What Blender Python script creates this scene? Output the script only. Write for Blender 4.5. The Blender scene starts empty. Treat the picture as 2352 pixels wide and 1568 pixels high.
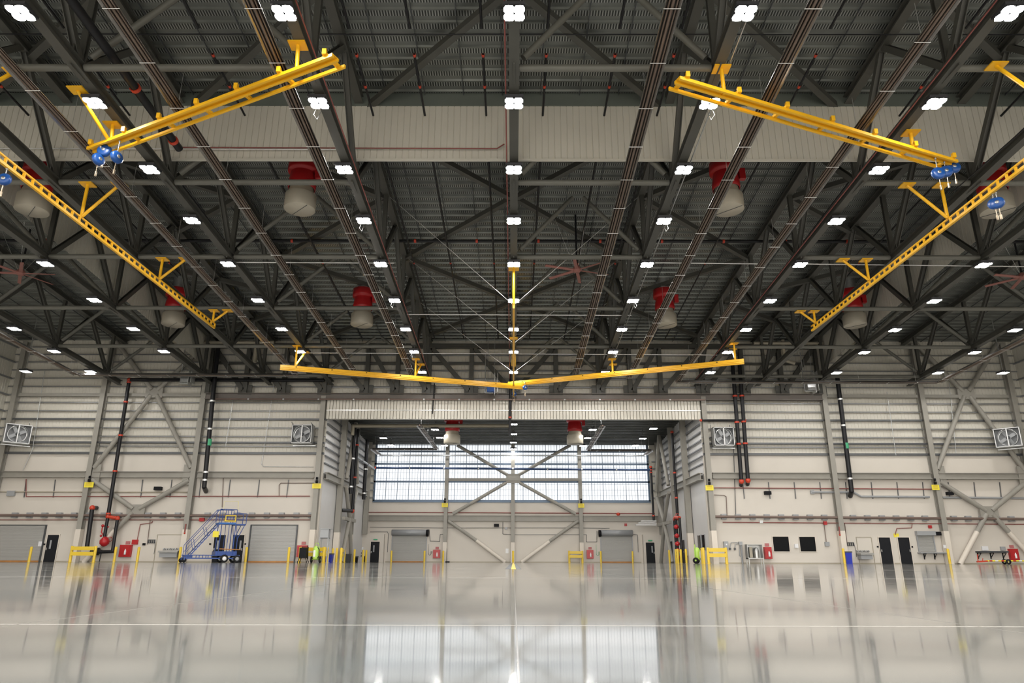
import bpy, math, random
from math import sin, cos, pi, atan, radians, tan
from mathutils import Vector, Matrix
random.seed(7)
S = bpy.context.scene
C = S.collection

# ------------------------------------------------------------ camera, world, exposure
F = 1620.0; CAMH = 0.2
TILT = atan(503 / F)
Mc = Matrix.Rotation(radians(.14), 3, 'Z') @ Matrix.Rotation(pi / 2 + TILT, 3, 'X') @ Matrix.Rotation(radians(.13), 3, 'Z')
cam = bpy.data.objects.new('camera', bpy.data.cameras.new('camera'))
C.objects.link(cam)
cam.data.sensor_width = 36.0
cam.data.lens = F / 2352 * 36.0
cam.data.clip_start = 0.05; cam.data.clip_end = 400
M4 = Mc.to_4x4(); M4.translation = Vector((0, 0, CAMH))
cam.matrix_world = M4
S.camera = cam
w = bpy.data.worlds.new('world'); S.world = w; w.use_nodes = True
w.node_tree.nodes['Background'].inputs[0].default_value = (1.0, 0.96, 0.90, 1)
w.node_tree.nodes['Background'].inputs[1].default_value = 5.6
S.view_settings.view_transform = 'Standard'; S.view_settings.look = 'None'
S.view_settings.gamma = 1; S.view_settings.use_curve_mapping = False
S.view_settings.exposure = 0.0
LENS_E = 155.0
WIN_E = 0.97

# ------------------------------------------------------------ helpers
def V(*a): return Vector(a)
def ray(x, y): return Mc @ Vector(((x - 1176) / F, (784 - y) / F, -1))
def P(x, y, Y=61.0):
    d = ray(x, y); t = Y / d[1]
    return Vector((d[0] * t, Y, CAMH + d[2] * t))
def PL(x, y, z0, m=0.0):
    d = ray(x, y); t = (z0 - CAMH) / (d[2] + m * d[1])
    return Vector((d[0] * t, d[1] * t, CAMH + d[2] * t))
def zb(Y): return 18.8 - .062 * Y          # underside of the bottom chords
def zr(Y): return 24.25 - .08 * Y          # roof deck

class MB:
    def __init__(s): s.v = []; s.f = []; s.sm = []
    def add(s, vs, fs, smooth=False):
        n = len(s.v); s.v += [tuple(v) for v in vs]
        for f in fs: s.f.append(tuple(i + n for i in f)); s.sm.append(smooth)
        return s
    def box(s, x0, x1, y0, y1, z0, z1):
        return s.add([(x0,y0,z0),(x1,y0,z0),(x1,y1,z0),(x0,y1,z0),(x0,y0,z1),(x1,y0,z1),(x1,y1,z1),(x0,y1,z1)],
              [(3,2,1,0),(4,5,6,7),(0,1,5,4),(1,2,6,5),(2,3,7,6),(3,0,4,7)])
    def cb(s, c, sx, sy, sz):
        return s.box(c[0]-sx/2, c[0]+sx/2, c[1]-sy/2, c[1]+sy/2, c[2]-sz/2, c[2]+sz/2)
    def frame(s, p, q, up=None):
        d = (Vector(q) - Vector(p)); L = d.length; d.normalize()
        if up is None: up = Vector((0,0,1)) if abs(d.z) < .95 else Vector((0,1,0))
        a = d.cross(Vector(up)).normalized(); b = a.cross(d).normalized()
        return d, a, b, L
    def bar(s, p, q, w, h, up=None):
        d, a, b, L = s.frame(p, q, up); p = Vector(p); q = Vector(q); vs = []
        for e in (p, q):
            for i, j in ((-1,-1),(1,-1),(1,1),(-1,1)): vs.append(e + a*(i*w/2) + b*(j*h/2))
        return s.add(vs, [(3,2,1,0),(4,5,6,7),(0,1,5,4),(1,2,6,5),(2,3,7,6),(3,0,4,7)])
    def ibar(s, p, q, w, h, t=.04, up=None):
        d, a, b, L = s.frame(p, q, up); p = Vector(p); q = Vector(q)
        s.bar(p + b*(h/2-t/2), q + b*(h/2-t/2), w, t, up)
        s.bar(p - b*(h/2-t/2), q - b*(h/2-t/2), w, t, up)
        return s.bar(p, q, t, h - 2*t, up)
    def tube(s, p, q, r, n=10, r2=None, cap=True):
        if r2 is None: r2 = r
        d, a, b, L = s.frame(p, q); p = Vector(p); q = Vector(q); vs = []
        for e, rr in ((p, r), (q, r2)):
            for i in range(n):
                t = 2*pi*i/n; vs.append(e + a*(rr*cos(t)) + b*(rr*sin(t)))
        s.add(vs, [(i, (i+1) % n, n+(i+1) % n, n+i) for i in range(n)], True)
        if cap:
            s.add(vs[:n], [tuple(range(n))[::-1]]); s.add(vs[n:], [tuple(range(n))])
        return s
    def path(s, pts, r, n=8):
        for a, b in zip(pts, pts[1:]): s.tube(a, b, r, n)
        for p in pts[1:-1]: s.ball(p, r*1.02, n)
        return s
    def ball(s, c, r, n=8):
        return s.lathe(c, [(r*sin(pi*k/5), -r*cos(pi*k/5)) for k in range(6)], n)
    def lathe(s, c, prof, n=24, axis=(0,0,1), smooth=True):
        ax = Vector(axis).normalized()
        up = Vector((0,1,0)) if abs(ax.z) > .9 else Vector((0,0,1))
        a = ax.cross(up).normalized(); b = ax.cross(a).normalized(); c = Vector(c); vs = []
        for r, h in prof:
            for i in range(n):
                t = 2*pi*i/n; vs.append(c + ax*h + a*(r*cos(t)) + b*(r*sin(t)))
        fs = []
        for k in range(len(prof)-1):
            for i in range(n):
                j = (i+1) % n; fs.append((k*n+i, (k+1)*n+i, (k+1)*n+j, k*n+j))
        return s.add(vs, fs, smooth)
    def prism(s, pts, d):            # closed polygon extruded along d
        n = len(pts); d = Vector(d)
        vs = [Vector(p) for p in pts] + [Vector(p) + d for p in pts]
        return s.add(vs, [tuple(range(n))[::-1], tuple(range(n, 2*n))] + [(i, (i+1) % n, n+(i+1) % n, n+i) for i in range(n)])
    def build(s, name, m, parent=None, **kw):
        me = bpy.data.meshes.new(name)
        off = Vector((0,0,0))
        if parent is not None:
            q = parent
            while q is not None: off += q.location; q = q.parent
        me.from_pydata([tuple(Vector(v) - off) for v in s.v], [], s.f); me.update()
        me.polygons.foreach_set('use_smooth', s.sm)
        me.materials.append(m)
        o = bpy.data.objects.new(name, me); C.objects.link(o)
        if parent is not None: o.parent = parent
        for k, v in kw.items(): o[k] = v
        return o

def thing(name, label, cat, loc=(0,0,0), group=None):
    o = bpy.data.objects.new(name, None); C.objects.link(o); o.location = loc
    o.empty_display_size = .2
    o['label'] = label; o['category'] = cat
    if group: o['group'] = group
    return o
def tag(o, label, cat, group=None):
    o['label'] = label; o['category'] = cat
    if group: o['group'] = group
    return o
def struct(o): o['kind'] = 'structure'; return o
def copy_tree(o, parent=None):
    c = o.copy(); C.objects.link(c); c.parent = parent
    for ch in list(o.children): copy_tree(ch, c)
    return c

# ------------------------------------------------------------ materials
def nodes(name):
    m = bpy.data.materials.new(name); m.use_nodes = True
    return m, m.node_tree, m.node_tree.nodes['Principled BSDF']
def mat(name, col, rough=.5, metal=0.0, var=.12, scale=3.0, bump=0.0, bscale=20, spec=.5):
    m, t, b = nodes(name)
    b.inputs['Roughness'].default_value = rough; b.inputs['Metallic'].default_value = metal
    b.inputs['Specular IOR Level'].default_value = spec
    tc = t.nodes.new('ShaderNodeTexCoord'); nz = t.nodes.new('ShaderNodeTexNoise')
    nz.inputs['Scale'].default_value = scale; nz.inputs['Detail'].default_value = 4
    t.links.new(tc.outputs['Object'], nz.inputs['Vector'])
    mx = t.nodes.new('ShaderNodeMix'); mx.data_type = 'RGBA'
    mx.inputs[6].default_value = tuple(c*(1-var) for c in col) + (1,)
    mx.inputs[7].default_value = tuple(min(1, c*(1+var)) for c in col) + (1,)
    t.links.new(nz.outputs['Fac'], mx.inputs[0]); t.links.new(mx.outputs[2], b.inputs['Base Color'])
    if bump:
        n2 = t.nodes.new('ShaderNodeTexNoise'); n2.inputs['Scale'].default_value = bscale
        t.links.new(tc.outputs['Object'], n2.inputs['Vector'])
        bp = t.nodes.new('ShaderNodeBump'); bp.inputs['Strength'].default_value = bump
        t.links.new(n2.outputs['Fac'], bp.inputs['Height']); t.links.new(bp.outputs[0], b.inputs['Normal'])
    return m
def emis(name, col, e, base=(.3,.3,.3)):
    m, t, b = nodes(name)
    b.inputs['Base Color'].default_value = base + (1,)
    b.inputs['Emission Color'].default_value = col + (1,); b.inputs['Emission Strength'].default_value = e
    return m
STEEL = mat('grey_painted_steel', (.30,.285,.25), .5, 0, .14, 1.2)
TRUSS = mat('dark_grey_truss_paint', (.07,.069,.060), .5, 0, .14, 1.2)
TUBE = mat('grey_tube_paint', (.125,.123,.105), .5, 0, .12, 1.2)
CREAM = mat('cream_painted_wall', (.625,.580,.515), .55, 0, .04, .6)
CREAM2 = mat('cream_painted_steel', (.69,.63,.55), .5, 0, .05, 1)
SIDING = mat('cream_metal_siding', (.64,.61,.535), .4, .0, .05, .8)
WHITESID = mat('pale_metal_siding', (.62,.61,.60), .4, 0, .05, .8)
GIRT = mat('galvanised_girt', (.30,.305,.31), .42, .35, .1, 2)
DARKGIRT = mat('dark_girt_channel', (.12,.125,.13), .4, .3, .2, 2)
GALV = mat('galvanised_metal', (.55,.56,.56), .3, .8, .2, 6)
YEL = mat('safety_yellow_paint', (.84,.45,.012), .35, 0, .05, 2)
YEL2 = mat('bollard_yellow', (.76,.53,.04), .4, 0, .05, 2)
SIGNY = mat('sign_yellow', (.85,.72,.05), .5, 0, .05, 2)
RED = mat('red_paint', (.42,.012,.015), .35, 0, .1, 2)
REDC = mat('red_coupling', (.55,.05,.02), .4, 0, .1, 2)
BLACKP = mat('black_pipe', (.014,.014,.016), .35, 0, .2, 2, spec=.25)
BROWN = mat('brown_pipe', (.17,.12,.10), .45, .2, .2, 1)
REDPIPE = mat('oxide_red_pipe', (.25,.07,.06), .5, 0, .2, 1)
BLACK = mat('black_paint', (.010,.010,.012), .5, 0, .2, 2, spec=.12)
DOORB = mat('dark_door', (.014,.015,.018), .45, 0, .15, 1, spec=.15)
BLUE = mat('blue_paint', (.015,.06,.26), .35, 0, .1, 3)
BLUEP = mat('blue_pipe', (.02,.05,.14), .35, .1, .1, 3)
HOIST = mat('blue_housing', (.008,.065,.26), .35, 0, .1, 3)
DRUM = mat('beige_drum', (.46,.42,.34), .45, .1, .08, 2)
RUSTY = mat('heater_tube_steel', (.20,.15,.12), .38, .7, .35, 1.5)
REFL = mat('reflector_aluminium', (.28,.265,.25), .26, .9, .2, 2)
WIRE = mat('bright_wire', (.75,.75,.74), .3, .7, .1, 3)
SHUT = mat('grey_shutter_slats', (.40,.395,.375), .4, .2, .04, .6)
ORANGE = mat('orange_rust', (.45,.20,.05), .6, 0, .3, 4)
CHROME = mat('stainless_steel', (.40,.40,.39), .38, .85, .15, 4)
WHITE = mat('white_plastic', (.8,.8,.8), .4, 0, .03, 3)
GREYB = mat('grey_enclosure', (.32,.33,.34), .4, .1, .08, 3)
LIME = mat('lime_green_tank', (.45,.70,.12), .35, 0, .08, 3)
GREENS = mat('green_sign', (.05,.38,.18), .5, 0, .05, 3)
BINB = mat('blue_bin', (.02,.04,.42), .4, 0, .05, 3)
BINK = mat('dark_grey_bin', (.06,.065,.07), .4, 0, .1, 3)
RUB = mat('rubber', (.016,.016,.016), .7, 0, .2, 4, spec=.2)
FANR = mat('red_grey_fan_blade', (.30,.12,.10), .5, 0, .1, 3)
TAN = mat('duct_tan', (.40,.36,.28), .5, .1, .1, 2)
GLASSD = mat('dark_glass', (.008,.009,.010), .15, 0, .1, 2, spec=.1)
PAPER = mat('paper_notice', (.75,.75,.76), .6, 0, .05, 8)
WMULL = mat('blue_grey_mullion', (.12,.17,.24), .4, .2, .1, 2)

def make_floor():
    m, t, b = nodes('polished_concrete'); N = t.nodes; L = t.links
    tc = N.new('ShaderNodeTexCoord')
    n1 = N.new('ShaderNodeTexNoise'); n1.inputs['Scale'].default_value = .35; n1.inputs['Detail'].default_value = 8; n1.inputs['Roughness'].default_value = .6
    n2 = N.new('ShaderNodeTexNoise'); n2.inputs['Scale'].default_value = 3.5; n2.inputs['Detail'].default_value = 6
    L.new(tc.outputs['Object'], n1.inputs['Vector']); L.new(tc.outputs['Object'], n2.inputs['Vector'])
    r = N.new('ShaderNodeValToRGB'); r.color_ramp.elements[0].position = .38; r.color_ramp.elements[0].color = (.19,.205,.20,1)
    r.color_ramp.elements[1].position = .63; r.color_ramp.elements[1].color = (.37,.35,.325,1)
    L.new(n1.outputs['Fac'], r.inputs[0])
    mx = N.new('ShaderNodeMix'); mx.data_type = 'RGBA'; mx.blend_type = 'MULTIPLY'; mx.inputs[0].default_value = .5
    r2 = N.new('ShaderNodeValToRGB'); r2.color_ramp.elements[0].position = .3; r2.color_ramp.elements[0].color = (.84,.84,.84,1); r2.color_ramp.elements[1].position = .6
    L.new(n2.outputs['Fac'], r2.inputs[0]); L.new(r.outputs[0], mx.inputs[6]); L.new(r2.outputs[0], mx.inputs[7])
    L.new(mx.outputs[2], b.inputs['Base Color'])
    mr = N.new('ShaderNodeMapRange'); mr.inputs['To Min'].default_value = .035; mr.inputs['To Max'].default_value = .095
    L.new(n2.outputs['Fac'], mr.inputs['Value']); L.new(mr.outputs[0], b.inputs['Roughness'])
    b.inputs['IOR'].default_value = 1.5
    n3 = N.new('ShaderNodeTexNoise'); n3.inputs['Scale'].default_value = .5; n3.inputs['Detail'].default_value = 1
    L.new(tc.outputs['Object'], n3.inputs['Vector'])
    bp = N.new('ShaderNodeBump'); bp.inputs['Strength'].default_value = .035; bp.inputs['Distance'].default_value = .01
    L.new(n3.outputs['Fac'], bp.inputs['Height']); L.new(bp.outputs[0], b.inputs['Normal'])
    return m
FLOOR = make_floor()

def make_deck(nm='galvanised_roof_deck', f=1.0):   # galvanised acoustic deck: rows of embossed slots between the ribs
    m, t, b = nodes(nm); N = t.nodes; L = t.links
    tc = N.new('ShaderNodeTexCoord'); sp = N.new('ShaderNodeSeparateXYZ'); L.new(tc.outputs['Object'], sp.inputs[0])
    def math(op, a, v=None, w=None):
        n = N.new('ShaderNodeMath'); n.operation = op
        for i, x in enumerate((a, v, w)):
            if x is None: continue
            if isinstance(x, (int, float)): n.inputs[i].default_value = x
            else: L.new(x, n.inputs[i])
        return n.outputs[0]
    fx = math('FRACT', math('MULTIPLY', sp.outputs['X'], 1/.12))
    slot = math('LESS_THAN', fx, .45)
    fy = math('FRACT', math('MULTIPLY', math('ADD', sp.outputs['Y'], 20), 1/.7))
    row = math('MULTIPLY', math('GREATER_THAN', fy, .15), math('LESS_THAN', fy, .60))
    k = math('MULTIPLY', slot, row)
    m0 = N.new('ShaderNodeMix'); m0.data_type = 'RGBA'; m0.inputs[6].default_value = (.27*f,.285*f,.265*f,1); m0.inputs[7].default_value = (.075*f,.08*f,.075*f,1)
    L.new(row, m0.inputs[0])
    mx = N.new('ShaderNodeMix'); mx.data_type = 'RGBA'
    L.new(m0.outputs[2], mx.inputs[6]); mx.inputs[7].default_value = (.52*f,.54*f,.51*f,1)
    L.new(k, mx.inputs[0])
    nz = N.new('ShaderNodeTexNoise'); nz.inputs['Scale'].default_value = .6; nz.inputs['Detail'].default_value = 5
    L.new(tc.outputs['Object'], nz.inputs['Vector'])
    m2 = N.new('ShaderNodeMix'); m2.data_type = 'RGBA'; m2.blend_type = 'MULTIPLY'; m2.inputs[0].default_value = .7
    rr = N.new('ShaderNodeValToRGB'); rr.color_ramp.elements[0].position = .35; rr.color_ramp.elements[0].color = (.6,.6,.6,1); rr.color_ramp.elements[1].position = .6
    L.new(nz.outputs['Fac'], rr.inputs[0]); L.new(mx.outputs[2], m2.inputs[6]); L.new(rr.outputs[0], m2.inputs[7])
    L.new(m2.outputs[2], b.inputs['Base Color'])
    b.inputs['Metallic'].default_value = .5; b.inputs['Roughness'].default_value = .38
    bp = N.new('ShaderNodeBump'); bp.inputs['Strength'].default_value = .6; bp.inputs['Distance'].default_value = .03
    L.new(k, bp.inputs['Height']); L.new(bp.outputs[0], b.inputs['Normal'])
    return m
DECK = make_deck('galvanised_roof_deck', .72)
DECKB = make_deck('shade_toned_bay_deck', .35)  # same deck as the hall, with the dimness of the bay put into its colour

# ------------------------------------------------------------ setting: shell
YB, YF, XW, YBAY, XBAY = 61.2, -9.0, 45.0, 80.2, 16.4
def corrug_x(mb, x0, x1, y, z0, z1, per=.3, dep=.04, s=-1):
    n = max(1, round((x1-x0)/per)); per = (x1-x0)/n; prof = []
    for i in range(n):
        a = x0 + i*per; prof += [(a, 0), (a+per*.84, 0), (a+per*.88, dep), (a+per*.96, dep)]
    prof.append((x1, 0)); vs = []
    for z in (z0, z1):
        for x, d in prof: vs.append((x, y - s*d, z))
    N_ = len(prof)
    mb.add(vs, [(i, i+1, N_+i+1, N_+i) for i in range(N_-1)])
    return mb
def corrug_y(mb, y0, y1, x, z0, z1, per=.3, dep=.04, s=1):
    n = max(1, round((y1-y0)/per)); per = (y1-y0)/n; prof = []
    for i in range(n):
        a = y0 + i*per; prof += [(a, 0), (a+per*.84, 0), (a+per*.88, dep), (a+per*.96, dep)]
    prof.append((y1, 0)); vs = []
    for z in (z0, z1):
        for yy, d in prof: vs.append((x + s*d, yy, z))
    N_ = len(prof)
    return mb.add(vs, [(i, i+1, N_+i+1, N_+i) for i in range(N_-1)])

struct(MB().box(-XW-1, XW+1, YF-1, YBAY+1, -.4, 0).build('floor', FLOOR))
JT = mat('floor_joint_filler', (.33,.315,.29), .12, 0, .1, 2)
n = 1
for x in (-36, -27, -18, -9, -1.6, 0.01, 1.5, 9, 18, 27, 36):
    struct(MB().box(x-.0022, x+.0022, YF, 60.5, 0, .0006).build('trim_%d' % n, JT)); n += 1
for y in (2.45, 9, 18, 27, 36, 45, 54):
    struct(MB().box(-XW, XW, y-.004, y+.004, 0, .0007).build('trim_%d' % n, JT)); n += 1
# painted strip on the floor in front of the middle bollard
o = MB().add([(-.055,18,.002),(.065,18,.002),(.065,76.8,.002),(-.055,76.8,.002)], [(0,1,2,3)])
o.box(-.055,.065,18,76.8,.0008,.003); struct(o.build('trim_%d' % n, YEL2)); n += 1
for a in (-.2, .07):
    struct(MB().box(a, a+.13, 18, 60, .0008, .0025).build('trim_%d' % n, BINK)); n += 1

# ceiling of the hall: sloping deck with cross ribs
def deck(name, x0, x1, y0, y1, zf, per=.7, m=None):
    mb = MB()
    mb.prism([(x0,y0,zf(y0)), (x0,y1,zf(y1)), (x0,y1,zf(y1)+.3), (x0,y0,zf(y0)+.3)], (x1-x0,0,0))
    k0 = math.ceil((y0+20)/per)
    y = k0*per - 20
    while y < y1-.1:
        mb.prism([(x0,y-.03,zf(y)-.085),(x0,y+.05,zf(y)-.085),(x0,y+.09,zf(y)+.01),(x0,y-.07,zf(y)+.01)], (x1-x0,0,0))
        y += per
    return mb.build(name, m or DECK)
ceil_ = struct(deck('ceiling', -XW-.3, XW+.3, YF-.3, YB+.2, zr))
mb = MB()
x = -43.7
while x < 44:
    mb.bar((x, YF, zr(YF)-.13), (x, YB, zr(YB)-.13), .035, .06); x += 1.875
mb.build('deck_seam', BINK, ceil_)
# back wall
back = bpy.data.objects.new('wall_back', None); C.objects.link(back); back.location = (0, YB, 0); struct(back)
ZP, ZH = 9.0, 12.0
for a, b_ in ((-XW, -XBAY), (XBAY, XW)):
    MB().box(a, b_, YB, YB+.3, 0, ZP).build('panel', CREAM, back)
    corrug_x(MB(), a - (.3 if a < 0 else 0), b_ + (.3 if b_ > 20 else 0), YB+.12, ZP, zr(YB)+.1, .3, .02).build('siding', SIDING, back)
corrug_x(MB(), -XBAY, XBAY, YB-.35, ZH, 13.75, .28, .05).box(-XBAY, XBAY, YB-.3, YB+.1, ZH, 13.75).build('header', SIDING, back)
corrug_x(MB(), -XBAY, XBAY, YB+.12, 13.7, zr(YB)+.1, .3, .02).build('siding', SIDING, back)
MB().box(-XBAY, XBAY, YB-.42, YB-.34, 12.72, 12.80).build('header_rail', WIRE, back)
# horizontal girts on the back wall, each its own piece
zs = [9.05, 9.64, 9.95, 10.5, 11.25, 12.0, 12.75, 13.5, 14.2, 14.95, 15.7, 16.45, 17.2, 17.9, 18.6]
for i, z in enumerate(zs):
    for a, b_ in ((-XW, -XBAY), (XBAY, XW)):
        g = MB().box(a, b_, YB-.14, YB+.1, z-.01, z+.015).box(a, b_, YB-.14, YB-.125, z-.075, z+.015)
        if i in (0, 2, 5): MB().box(a, b_, YB-.18, YB+.1, z-.09 - .05*(i == 0), z+.06).build('girt', DARKGIRT, back)
        else: g.build('girt', GIRT, back)
    if z > 14: MB().box(-XBAY, XBAY, YB-.16, YB+.1, z-.015, z+.02).box(-XBAY, XBAY, YB-.16, YB-.14, z-.12, z+.02).build('girt', GIRT, back)
# side walls, wall behind the viewer
for s, nm in ((-1, 'wall_left'), (1, 'wall_right')):
    wl = bpy.data.objects.new(nm, None); C.objects.link(wl); wl.location = (s*XW, 26, 0); struct(wl)
    x = s*XW
    MB().box(min(x, x+s*.3), max(x, x+s*.3), YF-.3, YB+.3, 0, ZP).build('panel', CREAM, wl)
    corrug_y(MB(), YF-.3, YB+.5, x + s*.12, ZP, 25, .3, .02, s).build('siding', SIDING, wl)
    for z in zs[::2] + [19.5, 21, 22.5]:
        MB().box(min(x-s*.16, x), max(x-s*.16, x), YF, YB, z-.1, z+.02).build('girt', GIRT, wl)
fr = bpy.data.objects.new('wall_front', None); C.objects.link(fr); fr.location = (0, YF, 0); struct(fr)
corrug_x(MB(), -XW-.4, XW+.4, YF-.1, 15.5, 25.2, .5, .05, 1).build('siding', SIDING, fr)
for x0_, x1_ in ((-45.2,-41.5), (41.5,45.2)):
    for k in range(4): MB().box(x0_, x1_, YF-.3-k*.3, YF-.1-k*.3, 0, 15.8).build('door_leaf', WHITESID, fr)
struct(MB().box(-150, 150, -160, YF-1.0, -.45, -.02).build('floor_apron', mat('outdoor_concrete', (.42,.41,.38), .8, 0, .1, .3)))
# draft curtains hung from the roof
dc = thing('draft_curtain', 'wide pale ribbed metal curtain spanning the hall under the roof', 'smoke curtain', (0, 29.2, 18.2))
ct, cbz = P(1176,243,29.2).z, P(1176,367,29.2).z
mb = corrug_x(MB(), -XW+.1, XW-.1, 29.2, cbz, ct, .3, .03); mb.build('ribbed_sheet', SIDING, dc)
MB().box(-XW+.1, XW-.1, 29.16, 29.3, ct-.02, zr(29.2)-.02).build('top_band', mat('greenish_grey_band', (.16,.18,.16), .5, .2, .1, 1), dc)
MB().box(-XW+.1, XW-.1, 29.15, 29.26, cbz-.06, cbz+.04).build('bottom_rail', SIDING, dc)
for s, w_ in ((-1, 'left'), (1, 'right')):
    c2 = thing('draft_curtain', 'ribbed metal curtain running front to back above the %s lamp rows' % w_, 'smoke curtain', (s*27.1, 45, 18))
    mb = MB(); per = .3
    y = 30.4; vs = []; fs = []
    i = 0
    while y < 60.5:
        for (dy, dx) in ((0,0),(.25,0),(.265,.03),(.285,.03)):
            vs += [(s*27.1 + s*dx, y+dy, zr(y)-3.1), (s*27.1 + s*dx, y+dy, zr(y)-.1)]
        y += per
    k = len(vs)//2
    mb.add(vs, [(2*i, 2*i+2, 2*i+3, 2*i+1) for i in range(k-1)]); mb.build('ribbed_sheet', SIDING, c2)
# bay: recessed annex at the back
bs = []
for s, nm in ((-1, 'wall_bay_left'), (1, 'wall_bay_right')):
    wl = bpy.data.objects.new(nm, None); C.objects.link(wl); wl.location = (s*XBAY, 70, 0); struct(wl)
    x = s*XBAY
    MB().box(min(x, x+s*.3), max(x, x+s*.3), YB+.31, YBAY, 0, 8.2).build('panel', WHITESID, wl)
    corrug_y(MB(), YB+.3, YBAY, x+s*.1, 8.2, 14.6, .3, .02, s).build('siding', WHITESID, wl)
    for z in (8.25, 8.9, 9.6, 10.3, 11.0, 11.7, 12.4):
        MB().box(min(x-s*.13, x), max(x-s*.13, x), YB+.1, YBAY, z-.08, z+.02).build('girt', DARKGIRT, wl)
def zbay(y): return 14.0 - .06*(y-61)
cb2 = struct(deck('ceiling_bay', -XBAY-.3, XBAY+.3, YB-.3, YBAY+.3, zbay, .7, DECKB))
wb = bpy.data.objects.new('wall_bay_back', None); C.objects.link(wb); wb.location = (0, YBAY, 0); struct(wb)
WX0, WX1, WZ0, WZ1 = -15.55, 15.15, 6.5, 12.95
MB().box(-XBAY-.3, XBAY+.3, YBAY, YBAY+.3, 0, WZ0).build('panel', CREAM, wb)
MB().box(-XBAY-.3, WX0, YBAY, YBAY+.3, WZ0, 13.4).build('panel', SIDING, wb)
MB().box(WX1, XBAY+.3, YBAY, YBAY+.3, WZ0, 13.4).build('panel', SIDING, wb)
MB().box(-XBAY-.3, XBAY+.3, YBAY, YBAY+.3, WZ1, 13.4).build('panel', SIDING, wb)
for s in (-1, 1):
    for z in (6.9, 7.7, 8.5, 9.3, 10.1, 10.9):
        a = s*15.6; MB().box(min(a, s*XBAY), max(a, s*XBAY), YBAY-.15, YBAY, z-.08, z+.05).build('girt', GIRT, wb)
# the big translucent window of the bay
win = bpy.data.objects.new('window_1', None); C.objects.link(win); win.location = (0, YBAY, WZ0); struct(win)
WPAN = emis('daylit_translucent_panel', (.92,.96,1.0), WIN_E)
nP = 24; pw = (WX1-WX0)/nP
MB().box(WX0, WX1, YBAY+.02, YBAY+.1, WZ0, WZ1).build('pane', WPAN, win)
GRID = mat('panel_grid', (.40,.46,.52), .5, 0, .03, 1)
mb = MB()
k = 0; x = WX0
while x < WX1:
    mb.box(x-.016, x+.016, YBAY-.005, YBAY+.02, WZ0, WZ1); x += pw/4
z = WZ0
while z < WZ1: mb.box(WX0, WX1, YBAY-.008, YBAY+.02, z-.014, z+.014); z += .62
mb.build('panel_grid', GRID, win)
mb = MB()
for k in range(nP+1): mb.box(WX0+k*pw-.028, WX0+k*pw+.028, YBAY-.05, YBAY+.02, WZ0, WZ1)
mb.build('mullions', WMULL, win)
for z, t_ in ((WZ0, .14), (8.62, .1), (10.6, .1), (12.0, .1), (WZ1, .14)):
    MB().box(WX0-.1, WX1+.1, YBAY-.12, YBAY+.02, z-t_, z+t_).build('rail', WMULL, win)
for x in (WX0, WX1): MB().box(x-.1, x+.1, YBAY-.12, YBAY+.02, WZ0, WZ1).build('jamb', WMULL, win)
# low vestibules in the far corners of the bay
for s in (-1, 1):
    a, b_ = (-XBAY, -14.05) if s < 0 else (14.1, XBAY)
    vb = MB().box(a, b_, 79.5, YBAY, 0, 2.95); o = vb.build('wall_vestibule_%s' % ('left' if s < 0 else 'right'), CREAM); struct(o)
# base line strip
for k, (a, b_, y) in enumerate(((-XW, -XBAY-.3, YB-.01), (XBAY+.3, XW, YB-.01), (-13.9, 13.9, YBAY-.01))):
    struct(MB().box(a, b_, y, y+.012, 0, .1).build('baseboard_%s' % ('left', 'right', 'bay')[k], TAN))

# ------------------------------------------------------------ roof trusses
NODES = [-.5, 7.0, 14.5, 22.0, 29.5, 37.0, 44.3, 51.6, 58.8]
TX = [0, 7.5, 16.15, 21.6, 26.7, 35.0]
def truss(x, label):
    t = thing('roof_truss', label, 'roof truss', (x, 26, zb(26)), 'long steel roof trusses')
    y0, y1 = YF+.2, YB-.25
    MB().ibar((x, y0, zb(y0)+.2), (x, y1, zb(y1)+.2), .38, .4, .05).build('bottom_chord', TRUSS, t)
    MB().ibar((x, y0, zr(y0)-.42), (x, y1, zr(y1)-.42), .40, .42, .05).build('top_chord', TRUSS, t)
    zt = lambda y: zr(y)-.6
    for k, y in enumerate(NODES):
        MB().box(x-.03, x+.03, y-.55, y+.55, zb(y)-.05, zb(y)+.85).build('gusset_plate', TRUSS, t)
        if y > 0: MB().ibar((x, y, zb(y)+.4), (x, y, zt(y)), .24, .24, .035, (0,1,0)).build('post', TRUSS, t)
        if k+1 < len(NODES):
            y2 = NODES[k+1]; ym = (y+y2)/2
            for a, c in ((y+.2, ym-.15), (y2-.2, ym+.15)):
                MB().ibar((x, a, zb(a)+.45), (x, c, zt(c)), .26, .26, .035, (1,0,0)).build('diagonal', TRUSS, t)
    return t
ordn = ['centre', 'first %s of centre', 'second %s of centre', 'third %s of centre', 'fourth %s of centre', 'outermost %s']
for k, x in enumerate(TX):
    if k == 0: truss(0, 'grey steel roof truss running to the back wall along the centre line'); continue
    for s, w_ in ((-1, 'left'), (1, 'right')):
        truss(s*x, 'grey steel roof truss running front to back, ' + ordn[k] % w_)
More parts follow.
